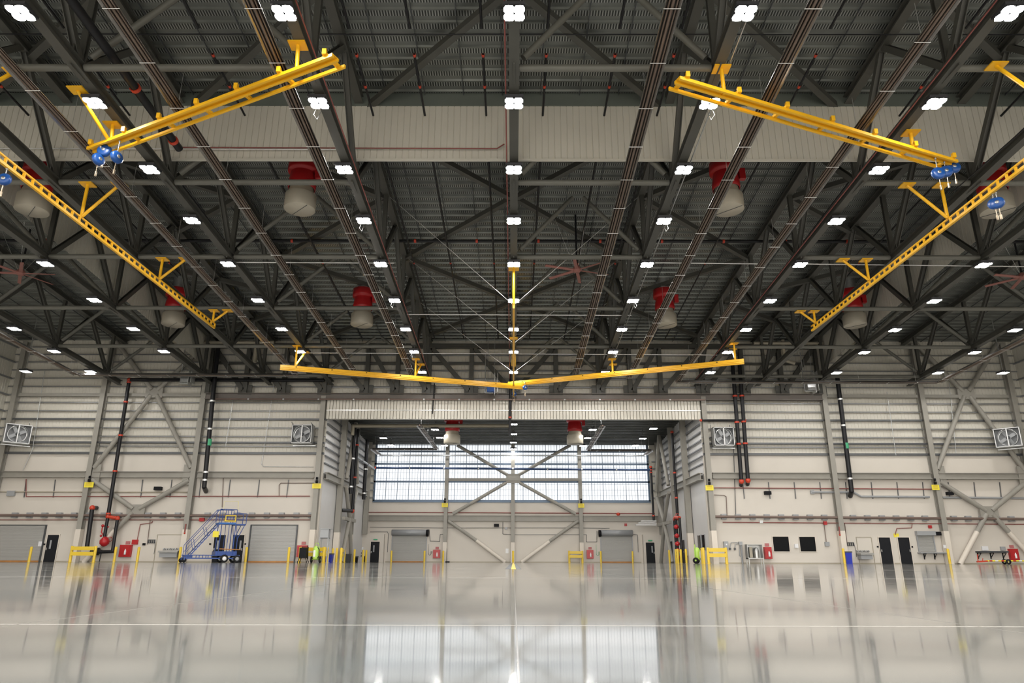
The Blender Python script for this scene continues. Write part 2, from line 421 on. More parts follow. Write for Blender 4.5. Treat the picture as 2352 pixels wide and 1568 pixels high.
# tube struts with raking braces between the trusses
spans = [(-35,-26.7,'outer left'), (-26.7,-21.6,'left'), (-21.6,-16.15,'inner left'), (-16.15,-7.5,'centre left'), (0,7.5,'centre right'), (16.15,21.6,'inner right'), (21.6,26.7,'right'), (26.7,35,'outer right')]
rows = ['nearest the camera', 'first row from the camera', 'row just before the curtain', 'row just under the curtain', 'first row behind the curtain', 'second row behind the curtain', 'third row behind the curtain', 'row nearest the back wall']
for j, y in enumerate(NODES[1:]):
    if y < 14: continue
    for a, b_, w_ in spans:
        z = zb(y)+.22; xm = (a+b_)/2
        t = thing('cross_brace', 'grey tube strut, %s span, %s' % (w_, rows[j]), 'brace', (xm, y, z), 'tube braces between the trusses')
        MB().tube((a+.2, y, z), (b_-.2, y, z), .14, 10).build('strut', TUBE, t)
        if b_ - a > 6:
            for e, f in ((a+.35, xm-.3), (b_-.35, xm+.3)):
                MB().tube((e, y, z+.45), (f, y, zr(y)-.75), .13, 10).build('rake', TUBE, t)
# diagonal bracing in the plane of the roof
def zp(y): return zr(y)-.62
k = 0
for a, b_, w_ in ((-7.3, -.2, 'left of the centre truss'), (.2, 7.3, 'right of the centre truss'), (-15.9, -7.7, 'over the left lamp row'), (7.7, 15.9, 'over the right lamp row'), (-26.4, -16.4, 'over the far left'), (16.4, 26.4, 'over the far right')):
    o_, i_ = (a, b_) if abs(a) > abs(b_) else (b_, a)
    for (ya, yb, r_) in ((15.2, 22.4, 'nearest'), (29.6, 22.6, 'in front of the curtain'), (30.4, 37.2, 'behind the curtain'), (44.5, 37.4, 'midway to the back'), (44.7, 51.4, 'towards the back'), (58.6, 51.8, 'by the back wall')):
        tag(MB().bar((o_, ya, zp(ya)), (i_, yb, zp(yb)), .3, .3).build('roof_brace', TRUSS), 'grey diagonal brace %s, %s' % (w_, r_), 'brace', 'diagonal braces under the roof')

# ------------------------------------------------------------ wall columns, wall truss, wall bracing
def column(x, y, ztop, label, zc=2.62, face=1):
    t = thing('steel_column', label, 'column', (x, y, 0), 'steel wall columns')
    MB().ibar((x, y, zc), (x, y, ztop), .42, .5, .05, (0,1,0)).build('shaft', STEEL, t)
    MB().box(x-.22, x+.22, y-.27, y+.26, 0, zc).build('painted_casing', CREAM2, t, label='cream painted foot of the column')
    return t
yc = YB - .32
COLS = [(-44.0, 'in the far left corner of the hall'), (-36.2, 'between the left grey shutter and the red pipework'), (-27.3, 'behind the blue stair platform'), (-16.7, 'at the left edge of the bay opening'),
        (16.65, 'at the right edge of the bay opening'), (27.3, 'right of the two dark windows'), (35.9, 'right of the small counter shutter'), (43.9, 'in the far right corner of the hall')]
for x, w_ in COLS: column(x, yc-.02, 19.0 if abs(x) > 17 else 14.0, 'grey wide-flange wall column ' + w_)
# horizontal wall beams
yb_ = YB - .3
for a, b_, w_ in ((-43.7, -36.5, 'left of the leftmost brace'), (-35.9, -27.6, 'across the left cross brace'), (-27.0, -17.0, 'above the blue stair platform'), (17.0, 27.0, 'above the two dark windows'), (27.6, 35.6, 'above the counter shutter'), (36.2, 43.6, 'across the right cross brace')):
    tag(MB().ibar((a, yb_, 7.15), (b_, yb_, 7.15), .4, .52, .05).build('wall_beam', STEEL), 'grey horizontal wall beam ' + w_, 'beam', 'wall beams on the back wall')
def wallbrace(x0, x1, w_, mirror):
    xm = (x0+x1)/2
    t = thing('wall_cross_brace', 'large grey tubular cross brace on the back wall, ' + w_, 'brace', (xm, yb_, 4))
    zt1, zn2, zn1 = 6.7, 14.3, 4.2
    y = YB-.38
    for xa, s in ((x0+.3, 1), (x1-.3, -1)):
        MB().tube((xa, y, zt1), (xm - s*.25, y, zn1+.1), .2, 12).build('tube', STEEL, t)
        MB().tube((xa, y, 7.7), (xm - s*.25, y, zn2-.2), .2, 12).build('tube', STEEL, t)
        MB().tube((xa, y, 19.0 - 0), (xm - s*.25, y, zn2+.25), .2, 12).build('tube', STEEL, t)
        if s < 0 and not mirror: continue
        q = (xm - s*.25, y, zn1-.2); e = (xa+s*.5, y, 0.0)
        mid = Vector(q).lerp(Vector(e), .36)
        MB().tube(q, mid, .2, 12).build('tube', STEEL, t)
        MB().tube(mid, e, .2, 12).build('painted_leg', CREAM2, t)
    for zc_ in (zn1, zn2): MB().box(xm-.75, xm+.75, y-.06, y+.1, zc_-.45, zc_+.45).build('gusset_plate', STEEL, t)
    for xa, s in ((x0, 1), (x1, -1)): MB().box(min(xa+s*.2, xa+s*.9), max(xa+s*.2, xa+s*.9), y-.03, y+.03, 6.3, 8.0).build('gusset_plate', STEEL, t)
wallbrace(-36.2, -27.3, 'left, behind the black and red pipes', 0)
wallbrace(35.9, 43.9, 'right, behind the wheeled tow bar', 1)
# upper horizontal tubes on the wall (at the girt zone) and wall truss above the bay
for a, b_, w_ in ((-43.7, -36.5, 'far left'), (-35.9, -27.6, 'left'), (27.6, 35.6, 'right'), (36.2, 43.6, 'far right')):
    tag(MB().bar((a, YB-.3, 14.1), (b_, YB-.3, 14.1), .25, .28).build('wall_beam', STEEL), 'slim grey tube beam high on the girt wall, ' + w_, 'beam')
wt = thing('wall_truss', 'deep grey truss across the back wall above the bay opening', 'truss', (0, YB-.45, 14))
yw = YB-.5
MB().ibar((-27.1, yw, 13.95), (27.1, yw, 13.95), .5, .55, .05).build('bottom_chord', mat('brown_grey_steel', (.15,.13,.115), .5, 0, .15, 1), wt)
MB().ibar((-27.1, yw, 18.6), (27.1, yw, 18.6), .4, .4, .05).build('top_chord', TRUSS, wt)
MB().bar((-27.1, yw+.1, 17.0), (27.1, yw+.1, 17.0), .1, .18).build('mid_rail', TRUSS, wt)
xs = [-27, -23.7, -20.3, -16.7, -13, -10.3, -7.5, -3.75, 0, 3.75, 7.5, 10.3, 13, 16.7, 20.3, 23.7, 27]
for k, x in enumerate(xs):
    MB().ibar((x, yw, 14.2), (x, yw, 18.5), .38, .35, .04, (0,1,0)).build('post', TRUSS, wt)
    MB().box(x-.6, x+.6, yw-.03, yw+.03, 14.1, 15.0).build('gusset_plate', TRUSS, wt)
    if k+1 < len(xs):
        x2 = xs[k+1]
        if x2 <= 0: MB().ibar((x+.2, yw, 18.4), (x2-.2, yw, 14.5), .38, .35, .04, (0,1,0)).build('diagonal', TRUSS, wt)
        else: MB().ibar((x2-.2, yw, 18.4), (x+.2, yw, 14.5), .38, .35, .04, (0,1,0)).build('diagonal', TRUSS, wt)
# bay columns and bracing
for s, w_ in ((-1, 'left'), (1, 'right')):
    for y, d in ((66.6, 'nearest the hall'), (72.0, 'in the middle'), (79.0, 'in the far corner')):
        x = s*(XBAY-.32)
        t = thing('steel_column', 'grey column on the %s side wall of the bay, %s' % (w_, d), 'column', (x, y, 0), 'steel columns inside the bay')
        MB().ibar((x, y, 2.9 if y > 75 else 2.62), (x, y, zbay(y)), .5, .42, .05, (0,1,0)).build('shaft', STEEL, t)
        if y < 75: MB().box(x-.26, x+.26, y-.22, y+.22, 0, 2.62).build('painted_casing', CREAM2, t, label='cream painted foot of the column')
    x = s*(XBAY-.3)
    for a, b_, d in ((61.4, 66.3, 'nearest the hall'), (66.9, 71.7, 'in the middle'), (72.3, 78.7, 'at the far end')):
        tag(MB().ibar((x, a, 7.15), (x, b_, 7.15), .4, .6, .05).build('wall_beam', STEEL), 'grey beam on the %s side wall of the bay, %s' % (w_, d), 'beam')
    ya, yb2 = (66.9, 71.7) if s < 0 else (72.4, 78.6)
    ym = (ya+yb2)/2; xx = s*(XBAY-.75)
    t = thing('wall_cross_brace', 'grey tubular cross brace on the %s side wall of the bay' % w_, 'brace', (xx, ym, 4))
    for (p, q) in (((xx, ya, 6.8), (xx, ym, 4.1)), ((xx, yb2, 6.8), (xx, ym, 4.1)), ((xx, ya, 7.5), (xx, ym, 13.2)), ((xx, yb2, 7.5), (xx, ym, 13.2)), ((xx, ym, 4.0), (xx, ya+.3, 0.05)), ((xx, ym, 4.0), (xx, yb2-.3, 0.05))):
        MB().tube(p, q, .19, 12).build('tube', STEEL if p[2] > 4.05 else STEEL, t)
    MB().bar((xx, ya, 3.9), (xx, yb2, 3.9), .25, .3).build('strut', STEEL, t)
# columns and bracing in front of the bay window
for x, zc, zt, w_ in ((P(1025,1150,80)[0], 2.1, 12.9, 'left of the window brace'), (P(1178,1150,80)[0], 2.1, 12.9, 'behind the yellow post at the centre'), (P(1333,1150,80)[0], 2.1, 12.9, 'right of the window brace')):
    t = thing('steel_column', 'grey column against the daylit bay window ' + w_, 'column', (x, 79.6, 0), 'columns in front of the bay window')
    MB().ibar((x, 79.85, zc), (x, 79.85, zt), .4, .4, .05, (0,1,0)).build('shaft', STEEL, t)
    MB().box(x-.21, x+.21, 79.66, 80.06, 0, zc).build('painted_casing', CREAM2, t, label='cream painted foot of the column')
for a, b_, w_ in ((-15.9, -7.6, 'left of the centre brace'), (-7.2, 7.3, 'across the centre brace'), (7.7, 15.9, 'right of the centre brace')):
    tag(MB().ibar((a, 79.95, 4.65), (b_, 79.95, 4.65), .35, .6, .05).build('wall_beam', STEEL), 'grey beam on the bay back wall under the window, ' + w_, 'beam')
wx = thing('wall_cross_brace', 'large grey tubular X brace crossing the daylit bay window', 'brace', (0, 79.5, 5))
y = 79.6
def pp(a, b): return P(a, b, 79.6)
for a, b_ in (((1050,1022),(1165,1090)), ((1310,1022),(1192,1090)), ((1163,1108),(1040,1180)), ((1193,1108),(1322,1180)), ((1030,1196),(1094,1241)), ((1328,1196),(1262,1243))):
    MB().tube(pp(*a), pp(*b_), .18, 12).build('tube', STEEL, wx)
for a, b_ in (((1094,1241),(1160,1290.5)), ((1262,1243),(1198,1290.5))): MB().tube(pp(*a), pp(*b_), .19, 12).build('painted_leg', CREAM2, wx)
MB().box(-.8, .75, 79.5, 79.65, P(1176,1109,79.6)[2], P(1176,1088,79.6)[2]).build('gusset_plate', STEEL, wx)
MB().bar(pp(1030,1101), pp(1330,1101), .3, .3).build('strut', STEEL, wx)

# ------------------------------------------------------------ lamps
LENSM = emis('lit_led_lens', (1.0,.975,.94), LENS_E)
LENSB = emis('lit_led_lens_bay', (1.0,.975,.94), LENS_E*.5)
HOUS = mat('lamp_housing', (.05,.05,.055), .5, .3, .1, 4)
def make_lamp(lm):
    t = thing('high_bay_light', '', 'ceiling lamp')
    hs = MB().box(-.36,.36,-.36,.36,.06,.16).box(-.12,.12,-.12,.12,.16,.26).build('housing', HOUS, t)
    MB().box(-.03,.03,-.03,.03,.26,.31).build('mount', GALV, t)
    for sx in (-1,1):
        for sy in (-1,1):
            mb = MB(); n = 10; c = (sx*.165, sy*.165); r = .18
            vs = []
            for k in range(n):
                a = 2*pi*k/n + pi/n
                q = (abs(cos(a))**4 + abs(sin(a))**4)**-.25
                vs.append((c[0]+r*q*cos(a), c[1]+r*q*sin(a)))
            mb.add([(x,y,0) for x,y in vs]+[(x,y,.06) for x,y in vs], [tuple(range(n))[::-1]]+[(i,(i+1)%n,n+(i+1)%n,n+i) for i in range(n)])
            ln = mb.build('lens', lm, hs); ln.data.materials.append(HOUS)
            for pi_ in list(ln.data.polygons)[1:]: pi_.material_index = 1
    return t
LY = [1.2, 5.6, 10, 14.4, 18.9, 23.3, 27.7, 32.1, 36.9, 41.9, 46.8, 51.4, 56.3]
ORD = ['nearest lamp', 'second lamp', 'third lamp', 'fourth lamp', 'fifth lamp', 'sixth lamp', 'seventh lamp', 'eighth lamp', 'ninth lamp', 'tenth lamp', 'eleventh lamp', 'twelfth lamp', 'farthest lamp']
LX = [(0,'centre row')] + [(s*x, n_ % w_) for x, n_ in ((7.55,'first row %s of centre'),(16.22,'second row %s of centre'),(26.6,'third row %s of centre'),(34.95,'fourth row %s of centre'),(40.3,'outermost %s row')) for s, w_ in ((-1,'left'),(1,'right'))]
proto = make_lamp(LENSM); first = True
def seen(x, y):
    v_ = Mc.transposed() @ (Vector((x, y, 18.5-.062*y)) - Vector((0,0,CAMH)))
    return v_.z < 0 and abs(F*v_.x/-v_.z) < 1190 and abs(F*v_.y/-v_.z) < 800
NTH = ['nearest in view','second in view','third in view','fourth in view','fifth in view','sixth in view','seventh in view','eighth in view','ninth in view']
for x, w_ in LX:
    nv = nh = 0
    for k, y in enumerate(LY):
        if (x in (-16.22, -26.6)) and y > 56: continue
        if abs(x) > 40 and y < 56 and y > 28: continue
        o = proto if first else copy_tree(proto); first = False
        o.location = (x, y, 18.5 - .062*y); o['group'] = 'ceiling lamps of the hall'
        if seen(x, y): lab_ = NTH[nv] + ' counted from the camera'; nv += 1
        else: lab_ = 'outside the frame, ' + ORD[k]
        o['label'] = 'lit square lamp, %s, %s' % (w_, lab_)
        if abs(x) > 40:
            MBs = MB().bar((x, y, 18.8-.062*y), (x, y, 22), .05, .05)
            tag(MBs.build('lamp_pole', GALV), 'thin galvanised drop pole of the %s lamp in the %s' % (ORD[k], w_), 'pole', 'drop poles of the outermost lamps')
BL = [(-13.4,61.9,12.2),(-13.4,72.3,12.2),(-13.4,77.0,12.2),(-7.55,61.9,12.2),(-7.55,67.2,12.2),(-7.55,72.0,12.2),(-7.55,77.2,12.2),(0,64.4,12.2),(0,69.8,12.2),(0,75.0,12.2),(0,79.0,12.1),
      (7.6,61.9,12.2),(7.6,67.2,12.2),(7.6,72.0,12.2),(7.6,77.2,12.2),(13.3,61.9,12.2),(13.3,66.6,12.2),(13.3,72.3,12.2),(13.3,77.0,12.2)]
pb = make_lamp(LENSB); first = True
rn = {-13.4:'far left row',-7.55:'left row',0:'centre row',7.6:'right row',13.3:'far right row'}; cnt = {}
for x, y, z in BL:
    o = pb if first else copy_tree(pb); first = False
    cnt[x] = cnt.get(x, 0) + 1
    o.location = (x, y, z); o['group'] = 'ceiling lamps of the bay'
    o['label'] = 'lit square LED lamp hung from the bay ceiling, %s, %s from the hall' % (rn[x], ['nearest', 'second', 'third', 'fourth'][cnt[x]-1])
    c = MB().box(-.015,.015,-.015,.015,.3, zbay(y)-z-.1).build('drop_rod', GALV, None); c.parent = o

# ------------------------------------------------------------ radiant tube heaters
def heater(label, runs, zo=0):
    t = thing('radiant_tube_heater', label, 'heater', runs[0][0])
    for (p, q) in runs:
        p = Vector(p); q = Vector(q); d = (q-p).normalized(); a = d.cross(Vector((0,0,1))).normalized()
        mb = MB(); prof = [(-.27,-.02),(-.25,0),(-.12,.16),(.12,.16),(.25,0),(.27,-.02),(.265,-.03),(.24,-.01),(.11,.145),(-.11,.145),(-.24,-.01),(-.265,-.03)]
        vs = [e + a*u + Vector((0,0,v)) for e in (p, q) for u, v in prof]; n = len(prof)
        mb.add(vs, [(i,(i+1)%n,n+(i+1)%n,n+i) for i in range(n)]); rf = mb.build('reflector', REFL, t)
        MB().tube(p+Vector((0,0,.06)), q+Vector((0,0,.06)), .055, 10).tube(p+a*.13+Vector((0,0,.04)), q+a*.13+Vector((0,0,.04)), .03, 8).tube(p-a*.13+Vector((0,0,.04)), q-a*.13+Vector((0,0,.04)), .03, 8).build('burner_tube', RUSTY, t)
        L = (q-p).length; k = 1.0; i = 0
        while k < L:
            c = p + d*k; MB().tube(c-a*.28+Vector((0,0,-.03)), c+a*.28+Vector((0,0,-.03)), .016, 5).build('clip_wire', WIRE, rf)
            if i % 2 == 0: MB().tube(c+Vector((0,0,.15)), c+Vector((0,0,1.6)), .008, 4).build('hanger_wire', WIRE, t)
            k += 2.4; i += 1
    return t
def hz(y): return 18.2 - .062*y
def run(x, y0, y1): return ((x, y0, hz(y0)), (x, y1, hz(y1)))
heater('tube heater left of centre, nearest the first left lamp row', [run(-8.34, 3, 56.5)])
heater('tube heater running back between the first and second left lamp rows', [run(-12.9, 3, 56.5)])
heater('tube heater at far left bending along the back wall', [run(-17.85, 14, 56.3), ((-17.85,56.3,hz(56.3)), (-36,56.3,hz(56.3))), ((-36,56.3,hz(56.3)), (-36.2,34,hz(34)))])
heater('tube heater right of centre, nearest the centre lamp row', [run(5.05, 3, 56)])
heater('tube heater just right of the first right lamp row', [run(9.55, 3, 57)])
heater('tube heater at far right bending along the back wall', [run(13.8, 14, 58), ((13.8,58,hz(58)), (35.9,58,hz(58))), ((35.9,58,hz(58)), (36.6,34,hz(34)))])
heater('small tube heater loop in the left half of the bay', [((-8.2,60.9,11.4),(-8.1,74.7,11.4)), ((-8.1,74.7,11.4),(-14.9,74.7,11.4)), ((-14.9,74.7,11.4),(-14.9,78.6,11.4))])
heater('small tube heater loop in the right half of the bay', [((7.75,60.9,11.4),(7.9,75.3,11.4)), ((7.9,75.3,11.4),(14.65,75.3,11.4)), ((14.65,75.3,11.4),(14.6,78.4,11.4))])

# ------------------------------------------------------------ yellow overhead rails (fall protection)
def perp(p, q):
    d = (Vector(q)-Vector(p)).normalized(); return d, d.cross(Vector((0,0,1))).normalized()
def triple_rail(label, p, q):
    t = thing('overhead_rail', label, 'overhead rail', p); p = Vector(p); q = Vector(q); d, a = perp(p, q)
    if a.y < 0: a = -a
    L = (q-p).length
    for off, w_ in ((-.13,.09),(.13,.09),(.5,.08)):
        e = .0 if off < .5 else .3
        MB().bar(p+a*off, q+a*off, w_, .13).build('rail_bar', YEL, t)
    MB().bar(p+Vector((0,0,.05)), q+Vector((0,0,.05)), .2, .02).build('web_plate', YEL, t)
    k = .3
    while k <= L:
        c = p + d*k
        MB().bar(c-a*.25+Vector((0,0,.1)), c+a*.5+Vector((0,0,.1)), .14, .1).box(c.x-a.x*.22-.07, c.x-a.x*.22+.07, c.y-a.y*.22-.07, c.y-a.y*.22+.07, c.z+.05, c.z+.26).build('cross_bracket', YEL, t)
        k += (L-.6)/6
    return t
def ladder_rail(label, p, q, h=.3, step=.55, w_=.07):
    t = thing('overhead_rail', label, 'overhead rail', p); p = Vector(p); q = Vector(q); d, a = perp(p, q); L = (q-p).length
    MB().bar(p, q, .12, .12).build('track', YEL, t)
    MB().bar(p+Vector((0,0,h)), q+Vector((0,0,h)), w_, .07).build('top_bar', YEL, t)
    k = .1
    while k < L:
        c = p + d*k; MB().bar(c, c+Vector((0,0,h)), .1, .06, d).build('rung', YEL, t); k += step
    return t
def hanger(label, top, bot, vert=True):
    t = thing('rail_hanger', label, 'rail hanger', top, 'yellow rail hangers')
    top = Vector(top); bot = Vector(bot)
    MB().cb(top - Vector((0,0,.03)), .6, .5, .05).build('top_plate', YEL, t)
    MB().tube(top - Vector((0,0,.04)), bot, .075, 10).build('pipe', YEL, t)
    return t
triple_rail('yellow triple overhead rail slanting across the top left', (-17.6, 25.6, 16.45), (-6.05, 19.95, 16.45))
triple_rail('yellow triple overhead rail slanting across the top right', (18.75, 26.45, 16.4), (5.76, 21.05, 16.4))
ladder_rail('long yellow ladder-like rail running back on the left', (-20.0, 16, 15.0), (-20.0, 44.7, 15.0))
ladder_rail('long yellow ladder-like rail running back on the right', (20.05, 16, 15.0), (20.05, 45.1, 15.0))
def box_rail(label, p, q):
    t = thing('overhead_rail', label, 'overhead rail', p); p = Vector(p); q = Vector(q); d, a = perp(p, q)
    MB().bar(p, q, .3, .3).build('beam', YEL, t)
    MB().bar(p-Vector((0,0,.19)), q-Vector((0,0,.19)), .16, .08).build('lower_track', YEL, t)
    MB().bar(p+a*.17, q+a*.17, .04, .1).bar(p-a*.17, q-a*.17, .04, .1).build('side_flange', YEL, t)
    L = (q-p).length; k = 1.2
    while k < L:
        c = p + d*k; MB().cb(c+Vector((0,-.2,.05)), .07,.05,.07).build('bolt', BLACK, t); k += 2.6
    return t
box_rail('yellow box overhead rail left of centre at the back', (-17.35, 50.6, 13.9), (.75, 56.7, 13.9))
box_rail('yellow box overhead rail right of centre at the back', (-.4, 57.2, 14.25), (16.95, 50.0, 14.25))
ladder_rail('yellow ladder-like rail on the centre line running to the back wall', (0, 37.6, 13.9), (0, 60.3, 13.9), .25, .5)
for lb, a, b_ in (('short yellow hanger on the inner part of the top left rail', (-7.6,20.6,zb(20.6)), (-7.6,20.75,16.5)),
    ('short yellow hanger near the hoists of the top left rail', (-16.45,24.96,zb(24.96)), (-16.4,25.0,16.5)),
    ('short yellow hanger on the inner part of the top right rail', (7.6,21.75,zb(21.75)), (7.65,21.85,16.4)),
    ('short yellow hanger near the hoists of the top right rail', (16.48,25.45,zb(25.45)), (16.48,25.5,16.4)),
    ('slanted yellow brace near the hoists of the top left rail', (-16.7,22.9,zb(22.9)), (-16.5,25.0,16.5))):
    hanger(lb, a, b_)
for s, w_ in ((-1,'left'), (1,'right')):
    for y, xd, n_ in ((29.4, 18.4, 'nearest'), (36.95, 18.7, 'middle'), (44.35, 19.1, 'farthest')):
        if s < 0 and y < 30: xd = 18.5
        hanger('upright yellow hanger, %s of the three on the long %s rail' % (n_, w_), (s*20.0, y, zb(y)+.06), (s*20.0, y, 15.3))
        hanger('slanted yellow hanger, %s of the three on the long %s rail' % (n_, w_), (s*xd, y, zb(y)+.06), (s*19.97, y, 15.35))
for x, y, z, n_ in ((-16.35,50.95,14.05,'at the left end of the left box rail'), (-7.75,53.85,14.05,'in the middle of the left box rail'), (7.8,53.8,14.4,'in the middle of the right box rail'), (16.4,50.25,14.4,'at the right end of the right box rail')):
    hanger('upright yellow hanger '+n_, (x, y, zb(y)), (x, y, z))
    hanger('slanted yellow brace '+n_, (x+.25, y+1.3, zb(y+1.3)), (x+.02, y+.05, z+.1))
hanger('long yellow hanger at the front end of the centre rail', (0, 38.0, zb(38.0)), (0, 38.0, 14.1))
hanger('yellow hanger halfway along the centre rail', (0, 49.2, zb(49.2)), (0, 49.2, 14.1))
# extra yellow arms cut by the frame edges
hanger('yellow slanted arm cut by the right edge of the frame', PL(2288,150,18.86,.062), PL(2400,230,15.3))
hanger('yellow slanted arm cut by the left edge of the frame', PL(33,163,18.86,.062), PL(-20,195,16.6))
def guy(label, p, q): tag(MB().tube(p, q, .013, 5).build('guy_wire', WIRE), label, 'wire', 'guy wires of the centre rail')
for k, (ya, yb2, n_) in enumerate(((36.9, 37.3, 'nearest'), (44.3, 44.6, 'middle'), (51.6, 52.2, 'farthest'))):
    for s, w_ in ((-1,'left'), (1,'right')):
        guy('thin bright guy wire from the centre rail up to the %s, %s pair' % (w_, n_), (s*.1, yb2, 14.0), (s*7.3, ya+.3, zr(ya)-.65))

# ------------------------------------------------------------ hoists (self-retracting reels)
def reel(label, c, r=.26, yaw=0.0, zt=None):
    t = thing('lifeline_reel', label, 'reel', c, 'blue lifeline reels on the yellow rails')
    c = Vector(c); ax = Vector((sin(yaw), -cos(yaw), .12)).normalized()
    MB().lathe(c, [(0,-.11),(r*.8,-.11),(r,-.06),(r,.06),(r*.8,.11),(0,.11)], 20, ax).build('housing', HOIST, t)
    MB().lathe(c + ax*.11, [(0,.02),(.07,.02),(.08,0)], 12, ax).build('hub', CHROME, t)
    top = c + Vector((0,0,r))
    hz_ = max(.1, (zt - top.z)) if zt else .22
    MB().tube(top-Vector((0,0,.03)), top+Vector((0,0,hz_)), .02, 6).ball(top+Vector((0,0,hz_)), .05).build('hook', CHROME, t)
    bt = c - Vector((0,0,r))
    MB().tube(bt+Vector((0,0,.02)), bt-Vector((0,0,.35)), .018, 6).tube(bt-Vector((0,0,.3)), bt-Vector((0,0,.5)), .045, 8).build('snap_hook', mat('brass_snap_hook', (.55,.45,.33), .3, .8, .1, 4) if 'brass_snap_hook' not in bpy.data.materials else bpy.data.materials['brass_snap_hook'], t)
for x, y, Y, r, yw_, n_ in ((240,346,25.3,.28,.1,'nearest the rail bar of the top left rail'), (226,366,25.2,.26,1.2,'lowest one under the top left rail'), (268,361,24.8,.26,1.25,'right one under the top left rail'),
    (2155,398,26.0,.27,-.1,'leftmost of three under the top right rail'), (2173,394,26.3,.26,-.3,'middle of three under the top right rail'), (2190,384,26.6,.28,-.1,'rightmost of three under the top right rail')):
    reel('blue round lifeline reel, ' + n_, P(x, y, Y), r, yw_, 16.34)
for x, y, z, n_ in ((10,412,14.45,'on the long left rail at the frame edge'), (2292,466,14.45,'on the long right rail')):
    q = PL(x, y, z); reel('blue round lifeline reel, ' + n_, q, .25, .2 if x < 100 else -.9, 14.92)
for dx in (.15,): reel('second blue lifeline reel behind the one on the long right rail', PL(2291,458,14.5)+Vector((.1,.35,0)), .25, -.9)
for x, y, Y, n_ in ((1206,890,56.4,'at the right tip of the left box rail'), (1181,904,59.8,'under the centre rail at the back wall')):
    reel('dark blue lifeline reel ' + n_, P(x, y, Y), .2, .5)

# ------------------------------------------------------------ foam generators
def foam(label, x, y, z):
    t = thing('foam_generator', label, 'foam generator', (x, y, z), 'red foam generators hanging from the roof')
    MB().lathe((x,y,z), [(0,0),(.78,0),(.80,.03),(.80,.80),(.74,.86)], 32).build('drum', DRUM, t)
    MB().bar((x-.55,y+.55,z-.012), (x+.55,y-.55,z-.012), .02, .02).build('seam', BINK, t)
    MB().lathe((x,y,z), [(.74,.84),(.64,.95),(.60,1.25)], 32).build('collar', TAN, t)
    MB().lathe((x,y,z), [(.66,1.2),(.70,1.22),(.72,1.45),(.62,2.1),(.60,2.15),(.78,2.16),(.80,2.3),(.78,2.75),(.55,2.8),(0,2.8)], 32).cb((x+.85,y-.1,z+2.05),.3,.3,.6).build('hood', RED, t)
    mb = MB(); h = 2.8
    prof = []
    top = zr(y) - z if y < 61 else zbay(y) - z
    while h < top: prof += [(.42,h),(.45,h+.1)]; h += .2
    MB().lathe((x,y,z), prof, 20).build('flexible_duct', GALV, t)
for s, w_ in ((-1,'left'), (1,'right')):
    foam('large red foam generator with beige drum behind the curtain, inner %s' % w_, s*11.15, 33, 17.6)
    foam('large red foam generator with beige drum behind the curtain, outer %s at the frame edge' % w_, s*25.1, 33, 17.5)
    foam('red foam generator with beige drum towards the back wall, inner %s' % w_, s*11.15, 49, 16.65)
    foam('red foam generator with beige drum towards the back wall, outer %s' % w_, s*25.0, 49, 16.65)
    foam('red foam generator with beige drum hanging in the bay mouth, %s' % w_, s*5.95, 68, 10.95)

# ------------------------------------------------------------ big slow ceiling fans
def hvls(label, c, a0):
    t = thing('ceiling_fan', label, 'ceiling fan', c, 'large ceiling fans'); c = Vector(c)
    MB().lathe(c, [(0,-.12),(.2,-.12),(.26,0),(.26,.12),(.12,.3),(0,.3)], 16).build('hub', FANR, t)
    MB().tube(c+Vector((0,0,.2)), (c.x,c.y,zr(c.y)-.1), .06, 8).build('drop_rod', BLACKP, t)
    for k in range(6):
        a = a0 + k*pi/3; d = Vector((cos(a), sin(a), 0)); n_ = Vector((-sin(a), cos(a), .25)).normalized()
        MB().bar(c+d*.2, c+d*2.1, .2, .035, n_.cross(d)).build('blade', FANR, t)
    for k in range(4):
        a = .4 + k*pi/2; MB().tube(c+Vector((cos(a)*.2,sin(a)*.2,.25)), (c.x+cos(a)*1.6, c.y+sin(a)*1.6, zr(c.y)-.3), .008, 4).build('guy_cable', WIRE, t)
hvls('large red bladed ceiling fan right of the centre row', (3.87, 40, 17.2), .35)
hvls('large red bladed ceiling fan at the far left edge', (-31.6, 41.8, 17.7), .1)
hvls('large red bladed ceiling fan at the far right edge', (32.6, 42, 17.6), .2)

